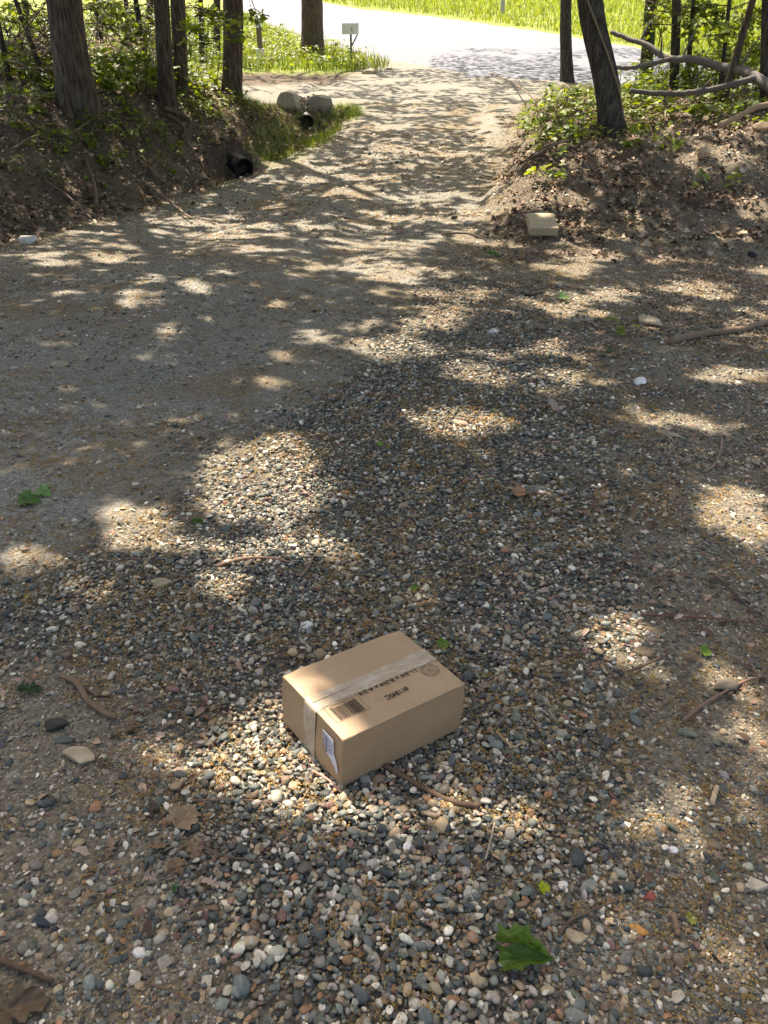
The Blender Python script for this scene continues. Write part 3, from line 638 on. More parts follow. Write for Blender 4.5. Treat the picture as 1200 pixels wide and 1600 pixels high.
# ---- canopy: leaves hung along the sun's path so that its gaps let the light down where the place is sunlit
LIT = [(690, 492, 62, 20, -32), (615, 535, 60, 14, -15), (720, 455, 30, 22, -50), (800, 560, 75, 14, -18), (735, 583, 50, 10), (395, 722, 75, 22, -8), (405, 782, 80, 30, 5), (470, 772, 40, 28), (200, 818, 48, 16), (250, 850, 50, 10),
       (352, 922, 40, 24), (470, 860, 70, 13, 8), (360, 860, 40, 10), (722, 662, 60, 13), (425, 1112, 40, 24), (408, 1178, 74, 44), (350, 1225, 40, 30), (470, 1262, 90, 34, 8), (530, 1290, 40, 18), (735, 1272, 70, 22, 10), (820, 1300, 40, 20), (660, 1300, 50, 14),
       (960, 985, 46, 15), (905, 992, 40, 10), (985, 1040, 40, 14, 20), (1130, 1060, 50, 12, 30), (1165, 1120, 40, 34), (1190, 1180, 30, 40), (1060, 1292, 46, 40), (1020, 1255, 30, 14), (1010, 1325, 40, 14), (1150, 1270, 40, 20), (1150, 800, 50, 24, 15), (1195, 835, 40, 16),
       (1100, 456, 50, 10), (990, 640, 14, 8), (890, 590, 50, 10, -20), (1085, 655, 60, 12), (1150, 590, 60, 10), (300, 350, 70, 7, -4), (150, 397, 110, 6, -4), (215, 465, 34, 9), (250, 452, 44, 6), (235, 557, 28, 6), (105, 603, 34, 5), (100, 565, 30, 5), (430, 603, 34, 7), (440, 552, 28, 5),
       (520, 420, 50, 7, -8), (545, 385, 60, 5), (640, 385, 50, 6), (590, 430, 30, 5), (670, 432, 34, 6), (846, 358, 24, 7), (905, 352, 46, 7), (930, 395, 40, 10), (880, 415, 36, 12), (1000, 350, 40, 8), (1120, 310, 50, 7), (1060, 352, 40, 6), (950, 460, 30, 12), (870, 470, 50, 12),
       (820, 215, 26, 16, -60), (780, 270, 16, 20, -40), (775, 322, 24, 16, -50), (730, 370, 40, 10), (1185, 205, 40, 16), (1120, 245, 44, 14), (1180, 330, 30, 10), (240, 1180, 40, 20), (560, 1320, 36, 10), (300, 1400, 50, 16), (380, 1420, 50, 12), (760, 1440, 40, 14), (940, 1430, 60, 16), (1090, 1450, 50, 16), (1150, 1500, 60, 14), (660, 1420, 40, 10), (150, 930, 40, 8), (60, 870, 50, 12), (640, 930, 30, 8), (560, 1560, 60, 14)]
_q = pixray(476, 1076); _q = _q*((BO[2]+.118)/_q[2]); _q = _q - S*(.125/S[2]); _qx, _qy = proj(*_q)
LIT.append((float(_qx), float(_qy), 34, 20))
LITX = [(a, b, c*1.15+np.interp(b, [300, 600, 1000, 1500], [6, 11, 22, 30]), d*1.15+np.interp(b, [300, 600, 1000, 1500], [4, 7, 15, 22]), *e) for a, b, c, d, *e in LIT]
WEAK = [(1100, 700, 160, 300, 0, .18), (880, 700, 160, 100, 0, .08), (120, 1300, 200, 200, 0, .16), (1060, 1400, 170, 220, 0, .30), (340, 1420, 120, 60, 0, .25), (60, 700, 200, 100, 0, .10), (240, 760, 140, 60, 0, .08)]
def litmask(x, y, z):
    px, py = proj(x, y, z); w = fbm(x*4, y*4, 123, 3)-.5; w2 = fbm(x*4+9, y*4, 124, 3)-.5
    m = ells((px + w*60 - 600)/1.0 + 600, py + w2*36, LITX); m = np.maximum(m, ells(px, py, WEAK))
    m = m*np.where(py < 690, .25+.75*sm(.34, .48, fbm(x*4.5, y*3, 150, 3)), 1)
    fine = sm(.60, .66, fbm(x*4.2, y*5.5, 151, 3)); m = np.maximum(m, .75*fine*sm(2.6, 4, y)*(1-sm(8, 10, y))*np.where(py < 620, 1, 0))
    # farther dapple: streaks over the upper driveway, bank and side track
    fn = fbm(x*1.5, y*2.1, 140, 4); far = sm(.53, .60, fn)
    dens = np.interp(y, [6.5, 8, 14, 20, 26], [.1, .65, .85, .9, 1]); m = np.maximum(m, far*dens*np.where(px < 900, 1, .75))
    # darker left bank
    m = np.where((x < xl(y)-.1) & (y < 14), m*.7*sm(-6, -1, x), m)
    # open road and field
    rd = (y > 21) & (px < 640+ (y-21)*40) & (py < 118-.0*px) & (x > -9); m = np.where(rd, np.where(y > 27, 1, .7), m)
    m = np.where(y > 22, np.where(poly_in(px + w*60, py + w2*14, [(590, 108), (700, 86), (770, 74), (850, 64), (1000, 62), (1300, 60), (1300, 175), (590, 175)]), .9*sm(.50, .58, fbm(x*.9, y*.45, 141, 4)), m), m)
    m = np.where((y > 38) & ~((px > 640) & (py > 62)), 1, m)
    m = np.maximum(m, .8*sm(.46, .54, fn)*ells(px, py, [(930, 190, 150, 55), (1080, 170, 120, 40), (430, 180, 110, 50), (330, 150, 80, 40)]))
    m = np.where((x < -4) & (y > 13.5), np.maximum(m, .85*sm(.42, .52, fn)), m)
    return np.clip(m, 0, 1)
GRID_pts = []
def canopy(n, y0, y1, size, t0, t1, xw):
    y = rng.uniform(y0**.5 if y0 > 0 else 0, y1**.5, n)**2 if y0 > 0 else rng.uniform(y0, y1, n)
    w = xw(y); x = rng.uniform(-1, 1, n)*w; z = h(x, y); m = litmask(x, y, z)
    cl = fbm(x*1.2, y*1.2, 200, 3); kp = rng.rand(n) > np.where(m > .5, 1, m) ; kp &= m < .75
    x, y, z = x[kp], y[kp], z[kp]; t = rng.uniform(t0, t1, len(x)); P = np.stack([x, y, z], 1) + t[:, None]*S
    P += 0; return P, size
owners = [T for T in TREES if T['crown'] and T['hgt'] >= 8 and T not in BGT]
OB = np.array([T['b'][:2] for T in owners])
def hang(P, size, k=1.):
    d = np.linalg.norm(P[:, None, :2]-OB[None], axis=2); o = d.argmin(1)
    for i, T in enumerate(owners):
        m = o == i
        if m.any(): leaves(T['bag'], P[m]-T['b'], size, green(m.sum(), .8), (OVAL,), .6)
hang(*canopy(76000, .25, 3.2, .092, 4.3, 8.2, lambda y: 1.5+y*.7))
hang(*canopy(80000, 3.2, 7.6, .12, 5.2, 10, lambda y: 1.5+y*.72))
hang(*canopy(62000, 7.5, 36, .26, 5.5, 10.5, lambda y: 2+y*.62))
def blob(T, blobs, n, size, k=1., yel=0., protos=(OVAL,), tilt=.5, local=True):
    for (px, py, rx, ry, dist, dep) in blobs:
        c = pix_at(px, py, dist); nn = max(8, int(n*rx*ry/900)); g_ = rng.randn(nn, 3)*.5
        P = c + g_*[rx*dist/F, dep, ry*dist/F]
        # hang the leaves on a few twigs: pull them towards lines
        tw = rng.randint(3, 7); A0 = rng.randn(tw, 3)*[rx*dist/F, dep, ry*dist/F]*.6; sel = rng.randint(0, tw, nn); s = rng.rand(nn)[:, None]
        P = P*.45 + .55*(c + A0[sel]*(2*s-1)); leaves(T['bag'], P-T['b'], size, green(nn, k, yel), protos, tilt)
        for a in A0:
            Vb, Fb = tube(spline([c-a*.9, c+rng.randn(3)*.03, c+a*.9], 6)-T['b'], np.linspace(.006, .002, 6)*dist/10, 4); T.setdefault('tw', Bag()).add(Vb, Fb, lin(60, 48, 38))
blob(t5, [(352, 38, 50, 14, 12.0, .4), (400, 24, 26, 14, 12.2, .3), (370, 60, 26, 12, 12.0, .3), (300, 45, 26, 12, 12.2, .3), (330, 20, 40, 12, 12.4, .4), (318, 68, 20, 8, 12.2, .3)], 60, .085, 1.1, .25, (OVAL, MAPLE))
blob(t3, [(288, 38, 20, 14, 12.6, .3), (292, 70, 14, 10, 12.8, .3)], 60, .08, 1.1, .3, (MAPLE,))
blob(t15, [(185, 25, 40, 26, 13.5, .5), (205, 60, 30, 22, 13.6, .4), (220, 95, 30, 20, 13.6, .4), (160, 40, 26, 22, 14, .4), (232, 50, 20, 30, 13.8, .4), (180, 95, 30, 10, 13.6, .4), (150, 10, 40, 16, 14, .4)], 80, .08, 1.1, .35, (MAPLE, OVAL))
blob(t2, [(20, 30, 30, 20, 11.6, .4), (6, 45, 14, 12, 11.4, .3), (50, 10, 26, 12, 12, .4), (10, 85, 16, 8, 11.4, .3), (60, 35, 26, 22, 12.5, .5), (30, 70, 30, 14, 12.4, .4)], 60, .07, 1.1, .3, (OVAL,))
blob(t12, [(1110, 40, 50, 20, 15, .6), (1160, 60, 40, 26, 15, .6), (1120, 80, 40, 14, 15.5, .6), (1180, 20, 30, 20, 14, .5), (1085, 62, 26, 12, 15, .5), (1150, 95, 40, 12, 15.5, .5)], 60, .09, 1.1, .25, (MAPLE, OVAL))
blob(t14, [(1130, 55, 40, 26, 14, .6), (1165, 35, 40, 24, 13.5, .5), (1100, 90, 30, 14, 14, .5), (1185, 75, 26, 26, 13, .5), (1075, 45, 30, 20, 14.5, .5), (1035, 30, 26, 22, 15, .5)], 70, .10, 1.35, .35, (MAPLE, OVAL))
blob(t10, [(1060, 20, 40, 20, 16, .6), (1090, 10, 50, 14, 15, .5), (1120, 20, 40, 16, 15, .5), (1045, 5, 30, 10, 16, .5)], 90, .09, 1.1, .3, (MAPLE,))
blob(t9, [(1012, 60, 14, 60, 17.3, .25), (1015, 20, 16, 26, 17.2, .3), (1008, 100, 18, 20, 17.2, .3)], 70, .07, .75, .1, (OVAL,))
for i, T in enumerate(BGT):
    p = [40, 150, 196, 232, 310, 335][i]; d = T['b'][1]
    blob(T, [(p-20, 12, 34, 14, d-1, 1.2), (p+24, 24, 30, 14, d-1, 1.), (p, 40, 26, 12, d-1.5, 1.)], 70, .14, .85, .2, (OVAL,))
for T in TREES:
    if T['bag'].n:
        T['bag'].build('crown', M_leaf, T['root'], False)
    if 'tw' in T: T['tw'].build('fine_branches', M_twig, T['root'])
print('leaves done')
# vine up the leaning tree
b = t8['b']; P = [p + t8['r']*1.08*np.array([math.cos(a), -abs(math.sin(a)), 0])*(1.25 if i == 0 else 1) for i, (p, a) in enumerate(zip(t8['P'][[1, 8, 16, 24, 32, 40, 50]], [.2, .5, .8, 1.2, 1.6, 2.2, 2.8]))]
V, Fv = tube(spline(P, 60)-b, .014, 8); raw_mesh('vine', V, Fv, M_twig, np.tile(lin(120, 104, 84), (len(V), 1)), True, t8['root'])

# ------------------------------------------------------------------ sticks, roots, limbs on the ground
def stick(name, pts, wpx, label, cat='stick', col=(104, 86, 68), group='sticks lying on the ground', lift=0., taper=.6, parent=None, heights=None, dists=None, forks=None):
    W3 = []
    for i, (px, py) in enumerate(pts):
        if dists: p = pix_at(px, py, dists[i])
        else:
            p = at(px, py); p[2] += heights[i] if heights else 0
        W3.append(p)
    W3 = np.array(W3); r = wpx/2*np.mean(W3[:, 1]*cp - W3[:, 2]*sp)/F
    n = max(10, len(pts)*7); Q = spline(W3, n)
    if not dists: Q[:, 2] = np.maximum(Q[:, 2], h(Q[:, 0], Q[:, 1])) + r*.8 + lift + (.009 if W3[0, 1] < 4.5 and not heights else 0)
    rad = r*np.linspace(1, taper, n)*(1 + .16*(vnoise(np.arange(n)*.7, np.zeros(n), rng.randint(99))-.5)); Q[1:-1] += rng.randn(n-2, 3)*r*.10
    b = Q[0].copy(); V, Fv = tube(Q-b, rad, 12 if r > .01 else 7); C = np.clip(lin(*col)*rng.uniform(.85, 1.15), 0, 1)
    Bb = Bag(); Bb.add(V, Fv, C)
    for (k, dx, dy, dz, ln) in (forks or []):
        q0 = Q[int(k*(n-1))]; dv = np.array([dx, dy, dz]); V2, F2 = tube(spline([q0, q0+dv*ln*.5+[0, 0, ln*.05], q0+dv*ln], 8)-b, np.linspace(rad[0]*.6, rad[0]*.2, 8), 7); Bb.add(V2, F2, C)
    o = Bb.build(name, M_twig, parent); 
    if parent is None: o.location = b; tag(o, label, cat, group)
    return o, b
ST = [
 ([(1046, 538), (1100, 526), (1160, 519), (1205, 506), (1290, 490)], 12, 'thick grey brown stick entering from the right edge', (120, 100, 80), .8),
 ([(98, 1063), (122, 1074), (138, 1100), (160, 1118), (182, 1130)], 11, 'bent brown stick above the pale flat rock', (112, 92, 72), .7),
 ([(600, 1203), (660, 1238), (712, 1262), (748, 1266)], 9, 'brown twig poking out from under the carton', (96, 76, 60), 1.2),
 ([(340, 890), (375, 880), (410, 877), (455, 884)], 6, 'curved brown twig on the sunlit gravel behind the carton', (130, 104, 80), .6),
 ([(1000, 965), (1090, 970), (1150, 975), (1210, 985)], 4, 'long thin reddish twig near the right edge, above the tan flat stone', (110, 80, 66), .7),
 ([(1066, 1132), (1095, 1108), (1140, 1082), (1168, 1068), (1215, 1060)], 6, 'thin brown twig slanting up to the right edge', (112, 88, 72), .6),
 ([(984, 1054), (1012, 1042), (1042, 1028)], 5, 'short brown twig on sand below the tan flat stone', (100, 76, 62), .7),
 ([(730, 1034), (770, 1038), (800, 1052), (818, 1068)], 4, 'thin dark twig arching right of the carton', (70, 58, 50), .6),
 ([(1098, 742), (1116, 730), (1125, 706), (1127, 680)], 4, 'thin curved twig at the right, between two sunlit spots', (120, 102, 84), .7),
 ([(296, 1256), (380, 1256), (430, 1260), (474, 1270)], 3.5, 'long thin twig on sunlit gravel left of the carton foot', (120, 92, 78), .6),
 ([(-10, 1500), (35, 1520), (85, 1540)], 11, 'dark stick at the lower left corner beside the large brown leaf', (84, 66, 52), .7),
 ([(318, 1330), (350, 1344), (395, 1350), (432, 1356)], 5, 'thin brown twig in the gravel below the curled dead leaf', (98, 80, 64), .6),
 ([(872, 1468), (885, 1448), (920, 1430), (962, 1412)], 5, 'crooked twig rising right of the large green leaf', (92, 74, 60), .6),
 ([(1050, 1434), (1053, 1450), (1057, 1466)], 9, 'short broken wood splinter on the sand at lower right', (128, 102, 80), .9),
 ([(1096, 1442), (1102, 1420), (1110, 1400)], 5, 'short brown twig beside the broken wood splinter', (96, 76, 62), .7),
 ([(774, 1282), (766, 1318), (758, 1348)], 4, 'pale thin twig in the sunlit gravel right of the carton', (165, 148, 128), .7),
 ([(488, 1210), (512, 1224), (536, 1246)], 5, 'pinkish twig lying against the carton lower corner', (170, 130, 118), .7),
 ([(812, 462), (832, 463), (850, 458)], 5, 'dark short stick on the gravel below the wooden block', (58, 48, 42), .7),
 ([(904, 368), (924, 362), (948, 358)], 5, 'brown stick just right of the wooden block', (100, 82, 66), .7),
 ([(926, 398), (938, 394), (950, 392)], 5, 'short pale stick right of and below the wooden block', (168, 148, 124), .8),
 ([(1110, 900), (1150, 935), (1196, 990)], 4, 'thin grey twig slanting down at the right edge', (84, 70, 60), .6),
 ([(444, 229), (470, 231), (507, 234)], 4, 'pale stick beside the ditch below the far culvert pipe', (150, 132, 112), .8),
 ([(470, 906), (482, 890), (494, 868)], 4, 'thin twig slanting on the sunlit gravel behind the carton', (128, 104, 84), .7),
 ([(655, 434), (668, 428), (682, 420)], 4, 'pale twig on the edge of the driveway track', (160, 140, 118), .7),
 ([(228, 1542), (262, 1552), (300, 1572)], 4, 'short thin twig in the gravel near the bottom edge', (96, 76, 62), .6),
 ([(775, 1190-40), (800, 1172), (812, 1168)], 4, 'pale sliver of wood in the gravel right of the carton', (170, 150, 120), .7),
 ([(1110, 1262), (1114, 1248), (1118, 1236)], 9, 'pale wood chip standing in the sand at the right', (172, 148, 116), .8),
 ([(700, 905), (735, 912), (775, 914)], 3, 'thin dark twig in the gravel well behind the carton', (72, 60, 50), .6),
 ([(905, 870), (950, 880), (985, 884)], 3, 'thin dark twig in the gravel upper right of the carton', (72, 60, 50), .6),
]
for P_, w, lb, c, tp in ST: stick('stick', P_, w, lb, col=c, taper=tp)
# twigs and brush sticks on the banks
BST = [([(835, 250), (870, 236), (905, 225)], 5, 'dark stick on the right bank face below the leaning tree'), ([(812, 262), (850, 240), (880, 228)], 3, 'thin stick along the crest of the right bank'),
       ([(765, 118), (800, 135), (840, 165)], 3, 'bare twig reaching left over the driveway from the right bank'), ([(230, 292), (270, 330), (300, 350)], 5, 'brown stick at the foot of the left bank slope'),
       ([(135, 255), (150, 300), (153, 330)], 5, 'crooked exposed root hanging down the left bank'), ([(60, 205), (110, 220), (180, 165)], 3, 'long thin bare twig across the left bank below the thickest trunk'),
       ([(20, 240), (60, 225), (100, 235)], 4, 'grey bare twig on the left bank near the left edge'), ([(180, 180), (215, 240), (250, 290)], 3, 'thin twig slanting down the left bank'),
       ([(75, 290), (110, 320), (145, 350)], 4, 'brown stick sliding down the left bank'), ([(690, 372), (730, 378), (760, 384)], 4, 'thin stick at the foot of the right bank by the driveway'),
       ([(1000, 175), (960, 172), (940, 180)], 3, 'thin twig among leaves right of the leaning tree')]
for P_, w, lb in BST: stick('stick', P_, w, lb, col=(112, 94, 78), group='sticks on the banks', heights=[.03, .07, .04])
stick('tree_root', [(258, 178), (275, 186), (290, 192), (298, 198)], 8, 'bare root curving from the foot of the close pair', 'root', (96, 78, 62), 'exposed roots on the left bank', heights=[.05, .06, .05, .03])
stick('tree_root', [(262, 190), (280, 202), (290, 214), (284, 222)], 8, 'lower bare root looping down the bank under the close pair', 'root', (90, 72, 58), 'exposed roots on the left bank', heights=[.05, .07, .05, .02])
stick('fallen_limb', [(955, 50), (985, 62), (1010, 70), (1035, 88), (1052, 93), (1085, 93), (1130, 106), (1165, 112), (1192, 128), (1240, 160)], 6.5, 'large fallen grey limb arching across the right bank to the frame edge', 'branch', (104, 98, 94), 'fallen limbs on the right bank', dists=[14.2, 14, 13.8, 13.6, 13.5, 13.3, 13, 12.6, 12.2, 11.4], taper=2.4, forks=[(.18, .3, .1, .6, .5), (.33, -.2, -.3, .8, .35), (.5, .4, .2, .9, .45), (.62, -.4, .1, -.6, .4), (.75, .2, -.5, .8, .5)])
stick('fallen_limb', [(962, 105), (985, 106), (1015, 100), (1045, 93)], 6, 'thin side limb joining the large fallen limb from the left', 'branch', (106, 98, 90), 'fallen limbs on the right bank', dists=[13.3, 13.4, 13.5, 13.5], taper=1.2)
stick('fallen_limb', [(985, 142), (1020, 145), (1060, 146), (1110, 140), (1150, 130), (1180, 122)], 7.5, 'lower forked limb under the large fallen limb', 'branch', (98, 90, 84), 'fallen limbs on the right bank', dists=[12.2, 12.2, 12.2, 12.2, 12.2, 12.2], taper=1.3, forks=[(.3, .2, 0, -.6, .3), (.55, .4, -.2, .5, .35)])
stick('fallen_limb', [(1122, 196), (1150, 184), (1180, 168), (1215, 160)], 8, 'short pale limb propped in leaves at the right edge', 'branch', (150, 128, 104), 'fallen limbs on the right bank', dists=[10.8, 10.8, 10.8, 10.8], taper=1.1)
stick('fallen_log', [(-30, 60), (20, 72), (50, 74), (82, 80)], 15, 'grey fallen log behind the thin stems at left', 'log', (132, 116, 100), 'logs on the left bank', dists=[13, 13, 13, 13], taper=.8)
stick('fallen_log', [(222, 140), (234, 146), (243, 150)], 14, 'short cut log beside the close pair of trunks', 'log', (140, 112, 86), 'logs on the left bank', taper=.95)
bag = Bag()
for i in range(150):
    c = pix_at(rng.uniform(130, 245), rng.uniform(45, 120), rng.uniform(13.5, 16)); c[2] = max(c[2]-.1, h(c[0], c[1])); a = rng.uniform(0, 6.28); e_ = rng.uniform(-.2, 1.2); L = rng.uniform(.3, .9)
    d = np.array([math.cos(a)*math.cos(e_), math.sin(a)*math.cos(e_)*.5, math.sin(e_)])
    V, Fv = tube(spline([c, c+d*L*.5+rng.randn(3)*.06, c+d*L+[0, 0, -.1*L]], 6), np.linspace(.008, .003, 6), 4); bag.add(V, Fv, lin(196, 176, 152)*rng.uniform(.5, 1.1))
for i in range(90):
    c = pix_at(rng.uniform(0, 75), rng.uniform(50, 110), rng.uniform(12, 14)); c[2] = max(c[2], h(c[0], c[1])); a = rng.uniform(-.5, .9); L = rng.uniform(.3, .9)
    d = np.array([math.cos(a), rng.uniform(-.4, .4), math.sin(a)]); V, Fv = tube(spline([c, c+d*L*.5+rng.randn(3)*.05, c+d*L], 6), np.linspace(.009, .003, 6), 4); bag.add(V, Fv, lin(140, 120, 100)*rng.uniform(.5, 1.1))
for i in range(140):
    px, py = rng.uniform(790, 1200), rng.uniform(120, 215); c = at(px, py); a = rng.uniform(0, 3.14); L = rng.uniform(.2, .6); d = np.array([math.cos(a), rng.uniform(-.5, .5), rng.uniform(0, .5)])
    V, Fv = tube(spline([c, c+d*L*.5+rng.randn(3)*.03, c+d*L], 6), np.linspace(.005, .002, 6), 4); bag.add(V, Fv, lin(120, 100, 82)*rng.uniform(.5, 1.1))
tag(bag.build('dry_brush', M_twig), 'pale tangle of dry bare twigs on the wooded banks', 'brush', kind='stuff')

# ------------------------------------------------------------------ rocks
def rock(name, px, py, wpx, col, label, flat=.55, asp=.75, yaw=None, cat='rock', group='larger stones in the gravel', sink=.3, sub=4, n=9, hgt=None):
    p = at(px, py); w = wpx*(p[1]*cp - p[2]*sp)/F/2; v, f = ico(sub); v = v.copy()
    v[:, 0] += .12*v[:, 1]*rng.randn()
    for _ in range(n):
        nn = rng.randn(3); nn /= np.linalg.norm(nn); c = rng.uniform(.55, .9); d = v @ nn; m = d > c; v[m] -= np.outer((d[m]-c)*.93, nn)
    v *= 1 + .05*(vnoise(v[:, 0]*3+px, v[:, 1]*3+v[:, 2]*2)-.5)[:, None]
    v = v/np.abs(v).max(0)*[1, asp, flat]*w
    yaw = rng.uniform(-.5, .5) if yaw is None else yaw; R = rotm(np.array([yaw]), np.array([rng.normal(0, .08)]), np.array([rng.normal(0, .08)]))[0]; v = v @ R.T
    C = np.tile(lin(*col), (len(v), 1))*(1 + .25*(fbm(v[:, 0]/w*2, v[:, 1]/w*2+v[:, 2]/w, int(px))-.5))[:, None]
    o = raw_mesh(name, v, [f], M_rock, C); o.location = (p[0], p[1], h(p[0], p[1]) + flat*w*(1-2*sink)); return tag(o, label, cat, group)
RK = [
 (124, 1184, 58, (158, 142, 116), 'pale beige flat rock at the left, largest in the foreground sand', .3, .6), (86, 1136, 42, (58, 54, 46), 'dark pointed rock above the pale beige flat rock', .5, .6),
 (100, 1158, 38, (84, 88, 78), 'grey green slab between the dark pointed rock and the pale flat rock', .25, .35), (254, 915, 38, (150, 136, 108), 'tan flat stone in gravel left of the sunlit patch', .4, .5),
 (45, 380, 30, (196, 190, 178), 'white rock at the foot of the left bank', .6, .7), (1014, 508, 44, (176, 158, 128), 'smooth beige stone half buried near the thick stick', .4, .5),
 (836, 768, 40, (104, 102, 90), 'grey flat stone in the middle right gravel', .35, .6), (886, 762, 36, (98, 92, 76), 'thin brown slab beside the grey flat stone', .2, .35),
 (1046, 680, 44, (150, 134, 106), 'flat tan stone sunk in the sand at right', .18, .4), (900, 450, 30, (138, 118, 92), 'brown flat stone sunk in the ground below the wooden block', .2, .7),
 (1132, 1076, 40, (92, 84, 72), 'dark brown grey stone on sand at the right', .5, .7), (1074, 1148, 30, (108, 112, 92), 'grey green stone right of the carton on sand', .5, .7),
 (1008, 1020, 36, (128, 110, 86), 'tan squarish flat stone in the sunlit patch at right', .35, .7), (622, 942, 26, (140, 130, 104), 'small tan stone in gravel behind the carton', .5, .8),
 (1165, 367, 38, (170, 150, 122), 'pale flat slab near the right edge, level with the wooden block', .18, .35), (718, 664, 28, (150, 126, 108), 'pinkish triangular stone in the mid gravel', .3, .7),
 (731, 352, 14, (180, 168, 148), 'small pale stone on the driveway edge', .7, .8), (763, 335, 12, (196, 186, 170), 'small white stone on the eroded bank foot', .8, .6), (709, 342, 12, (84, 70, 56), 'small dark clod on the driveway edge', .7, .8),
 (901, 1465, 36, (160, 144, 116), 'oval beige stone above the right tip of the large green leaf', .35, .8), (918, 1388, 38, (132, 134, 122), 'smooth pale grey stone in the lower gravel', .4, .55),
 (876, 1387, 26, (214, 206, 192), 'white stone beside the smooth pale grey stone', .5, .6), (998, 1455, 32, (152, 110, 60), 'orange brown stone at lower right', .4, .6), (1013, 1401, 24, (150, 80, 66), 'red oval pebble at lower right', .4, .6),
 (220, 1490, 24, (208, 200, 186), 'white round pebble near the bottom left', .7, .8), (66, 1443, 34, (50, 56, 62), 'dark blue stone at the lower left', .4, .6), (148, 1084, 28, (96, 84, 66), 'brown stone beside the bent stick', .4, .7),
 (356, 1110, 24, (40, 36, 34), 'small black angular stone left of the carton', .5, .6), (1100, 247, 24, (168, 146, 116), 'tan leaning rock on the leafy ground at right', 1.1, .6), (1188, 206, 30, (146, 126, 100), 'brown squarish rock at the right edge', .7, .7),
 (453, 169, 40, (160, 148, 130), 'pale round boulder left of the far culvert pipe', .95, .8), (502, 167, 50, (138, 130, 116), 'wide grey boulder resting right of the far culvert pipe', .55, .6),
 (577, 115, 24, (160, 146, 124), 'pale boulder on the verge below the furrowed trunk', .5, .6), (608, 109, 14, (170, 156, 134), 'small boulder on the verge left of the mailbox', .6, .6), (556, 104, 12, (150, 138, 118), 'small boulder tucked in grass at the verge', .7, .6),
 (535, 1390-40, 22, (90, 100, 100), 'blue grey pebble below the carton', .5, .7), (1058, 1560, 26, (176, 164, 140), 'cream pebble near the bottom right', .6, .8), (1183, 1385, 30, (190, 176, 150), 'cream stone at the right edge of the foreground', .6, .8),
 (480, 1070-90, 20, (206, 200, 188), 'white pebble behind the carton left corner', .7, .8), (1052, 1330, 16, (226, 220, 208), 'bright white pebble in the sunlit sand', .7, .8), (976, 1290, 20, (228, 220, 206), 'bright white pebble left of the sunlit sand', .5, .7),
 (1175, 430-30, 16, (52, 52, 54), 'black stone at the right in leaf litter', .6, .7), (770, 520, 18, (196, 190, 178), 'white pebble on the mid gravel below the bank', .5, .6), (378, 483, 20, (128, 124, 110), 'grey stone flush in the driveway', .25, .6), (22, 577, 18, (150, 146, 134), 'pale flat pebble at the left of the driveway', .3, .6),
 (1000, 600, 20, (218, 214, 206), 'white crystalline stone in the pebble cluster', .7, .8), (790, 563, 28, (150, 132, 112), 'tan flat stone in the sunlit streak', .3, .5), (240, 432, 0, None, None, 0, 0)]
for r in RK:
    if r[3]: rock('boulder' if r[2] > 30 and r[1] < 180 else 'rock', r[0], r[1], r[2], r[3], r[4], r[5], r[6], sink=.22 if r[1] > 250 else .3)

# ------------------------------------------------------------------ leaves lying about
def lying_leaf(name, px, py, wpx, proto, col, label, yaw=0., tilt=(0, 0), mat=None, group='green leaves fallen on the gravel', lift=.01, curls=(.1, .1), cat='leaf', asp=1, center=True):
    p = at(px, py); s = wpx*(p[1]*cp-p[2]*sp)/F; v, f = curl(proto, *curls)
    for _ in range(3):   # refine
        bm = bmesh.new(); vs = [bm.verts.new(a) for a in v]; [bm.faces.new([vs[i] for i in t_]) for t_ in f]
        bmesh.ops.subdivide_edges(bm, edges=bm.edges[:], cuts=1); bmesh.ops.triangulate(bm, faces=bm.faces[:])
        bm.verts.ensure_lookup_table(); bm.verts.index_update(); v = np.array([q.co[:] for q in bm.verts]); f = np.array([[w.index for w in q.verts] for q in bm.faces]); bm.free()
        v[:, 2] += .03*(vnoise(v[:, 0]*6+px, v[:, 1]*6, 3)-.5)
    v0x = v.copy(); v[:, :2] += .02*(np.stack([vnoise(v[:, 0]*22, v[:, 1]*22, 8), vnoise(v[:, 0]*22, v[:, 1]*22, 9)], 1)-.5)*2; v = (v-[.5, 0, 0])*[1, asp, 1]*s; R = rotm(np.array([yaw]), np.array([tilt[0]]), np.array([tilt[1]]))[0]; v = v @ R.T; v[:, 2] -= v[:, 2].min()
    C = lin(*col)*(1 + .5*(fbm(v[:, 0]/s*4, v[:, 1]/s*4, int(px))-.5))[:, None]; mid = np.zeros(len(v), bool)
    q = v0x; ang = np.abs(q[:, 1]); vein = np.maximum(np.exp(-(q[:, 1]/.018)**2), .6*np.exp(-(((q[:, 0]-ang*.9)*6 % 1-.5)/.1)**2)); C = C*(1+.45*vein)[:, None]; bl_ = vnoise(q[:, 0]*14, q[:, 1]*14, int(py)) > .86; C[bl_] *= .6
    v2 = v.copy(); v2[:, 2] -= .0006
    o = raw_mesh(name, np.concatenate([v, v2]), [f, f[:, ::-1]+len(v)], mat or M_leaf, np.concatenate([C, C])); o.location = (p[0], p[1], h(p[0], p[1])+lift)
    return tag(o, label, cat, group)
lf = lying_leaf('green_leaf', 822, 1512, 92, MAPLE, (88, 114, 44), 'large folded green leaf on the gravel at the bottom right', .12, (.05, .03), asp=.46, curls=(.05, .15), lift=.012)
lying_leaf('green_leaf', 814, 1496, 88, MAPLE, (104, 130, 56), 'upper half of the folded green leaf pair, standing over the darker one', -.22, (-.12, .04), asp=.32, curls=(.08, .3), lift=.022)
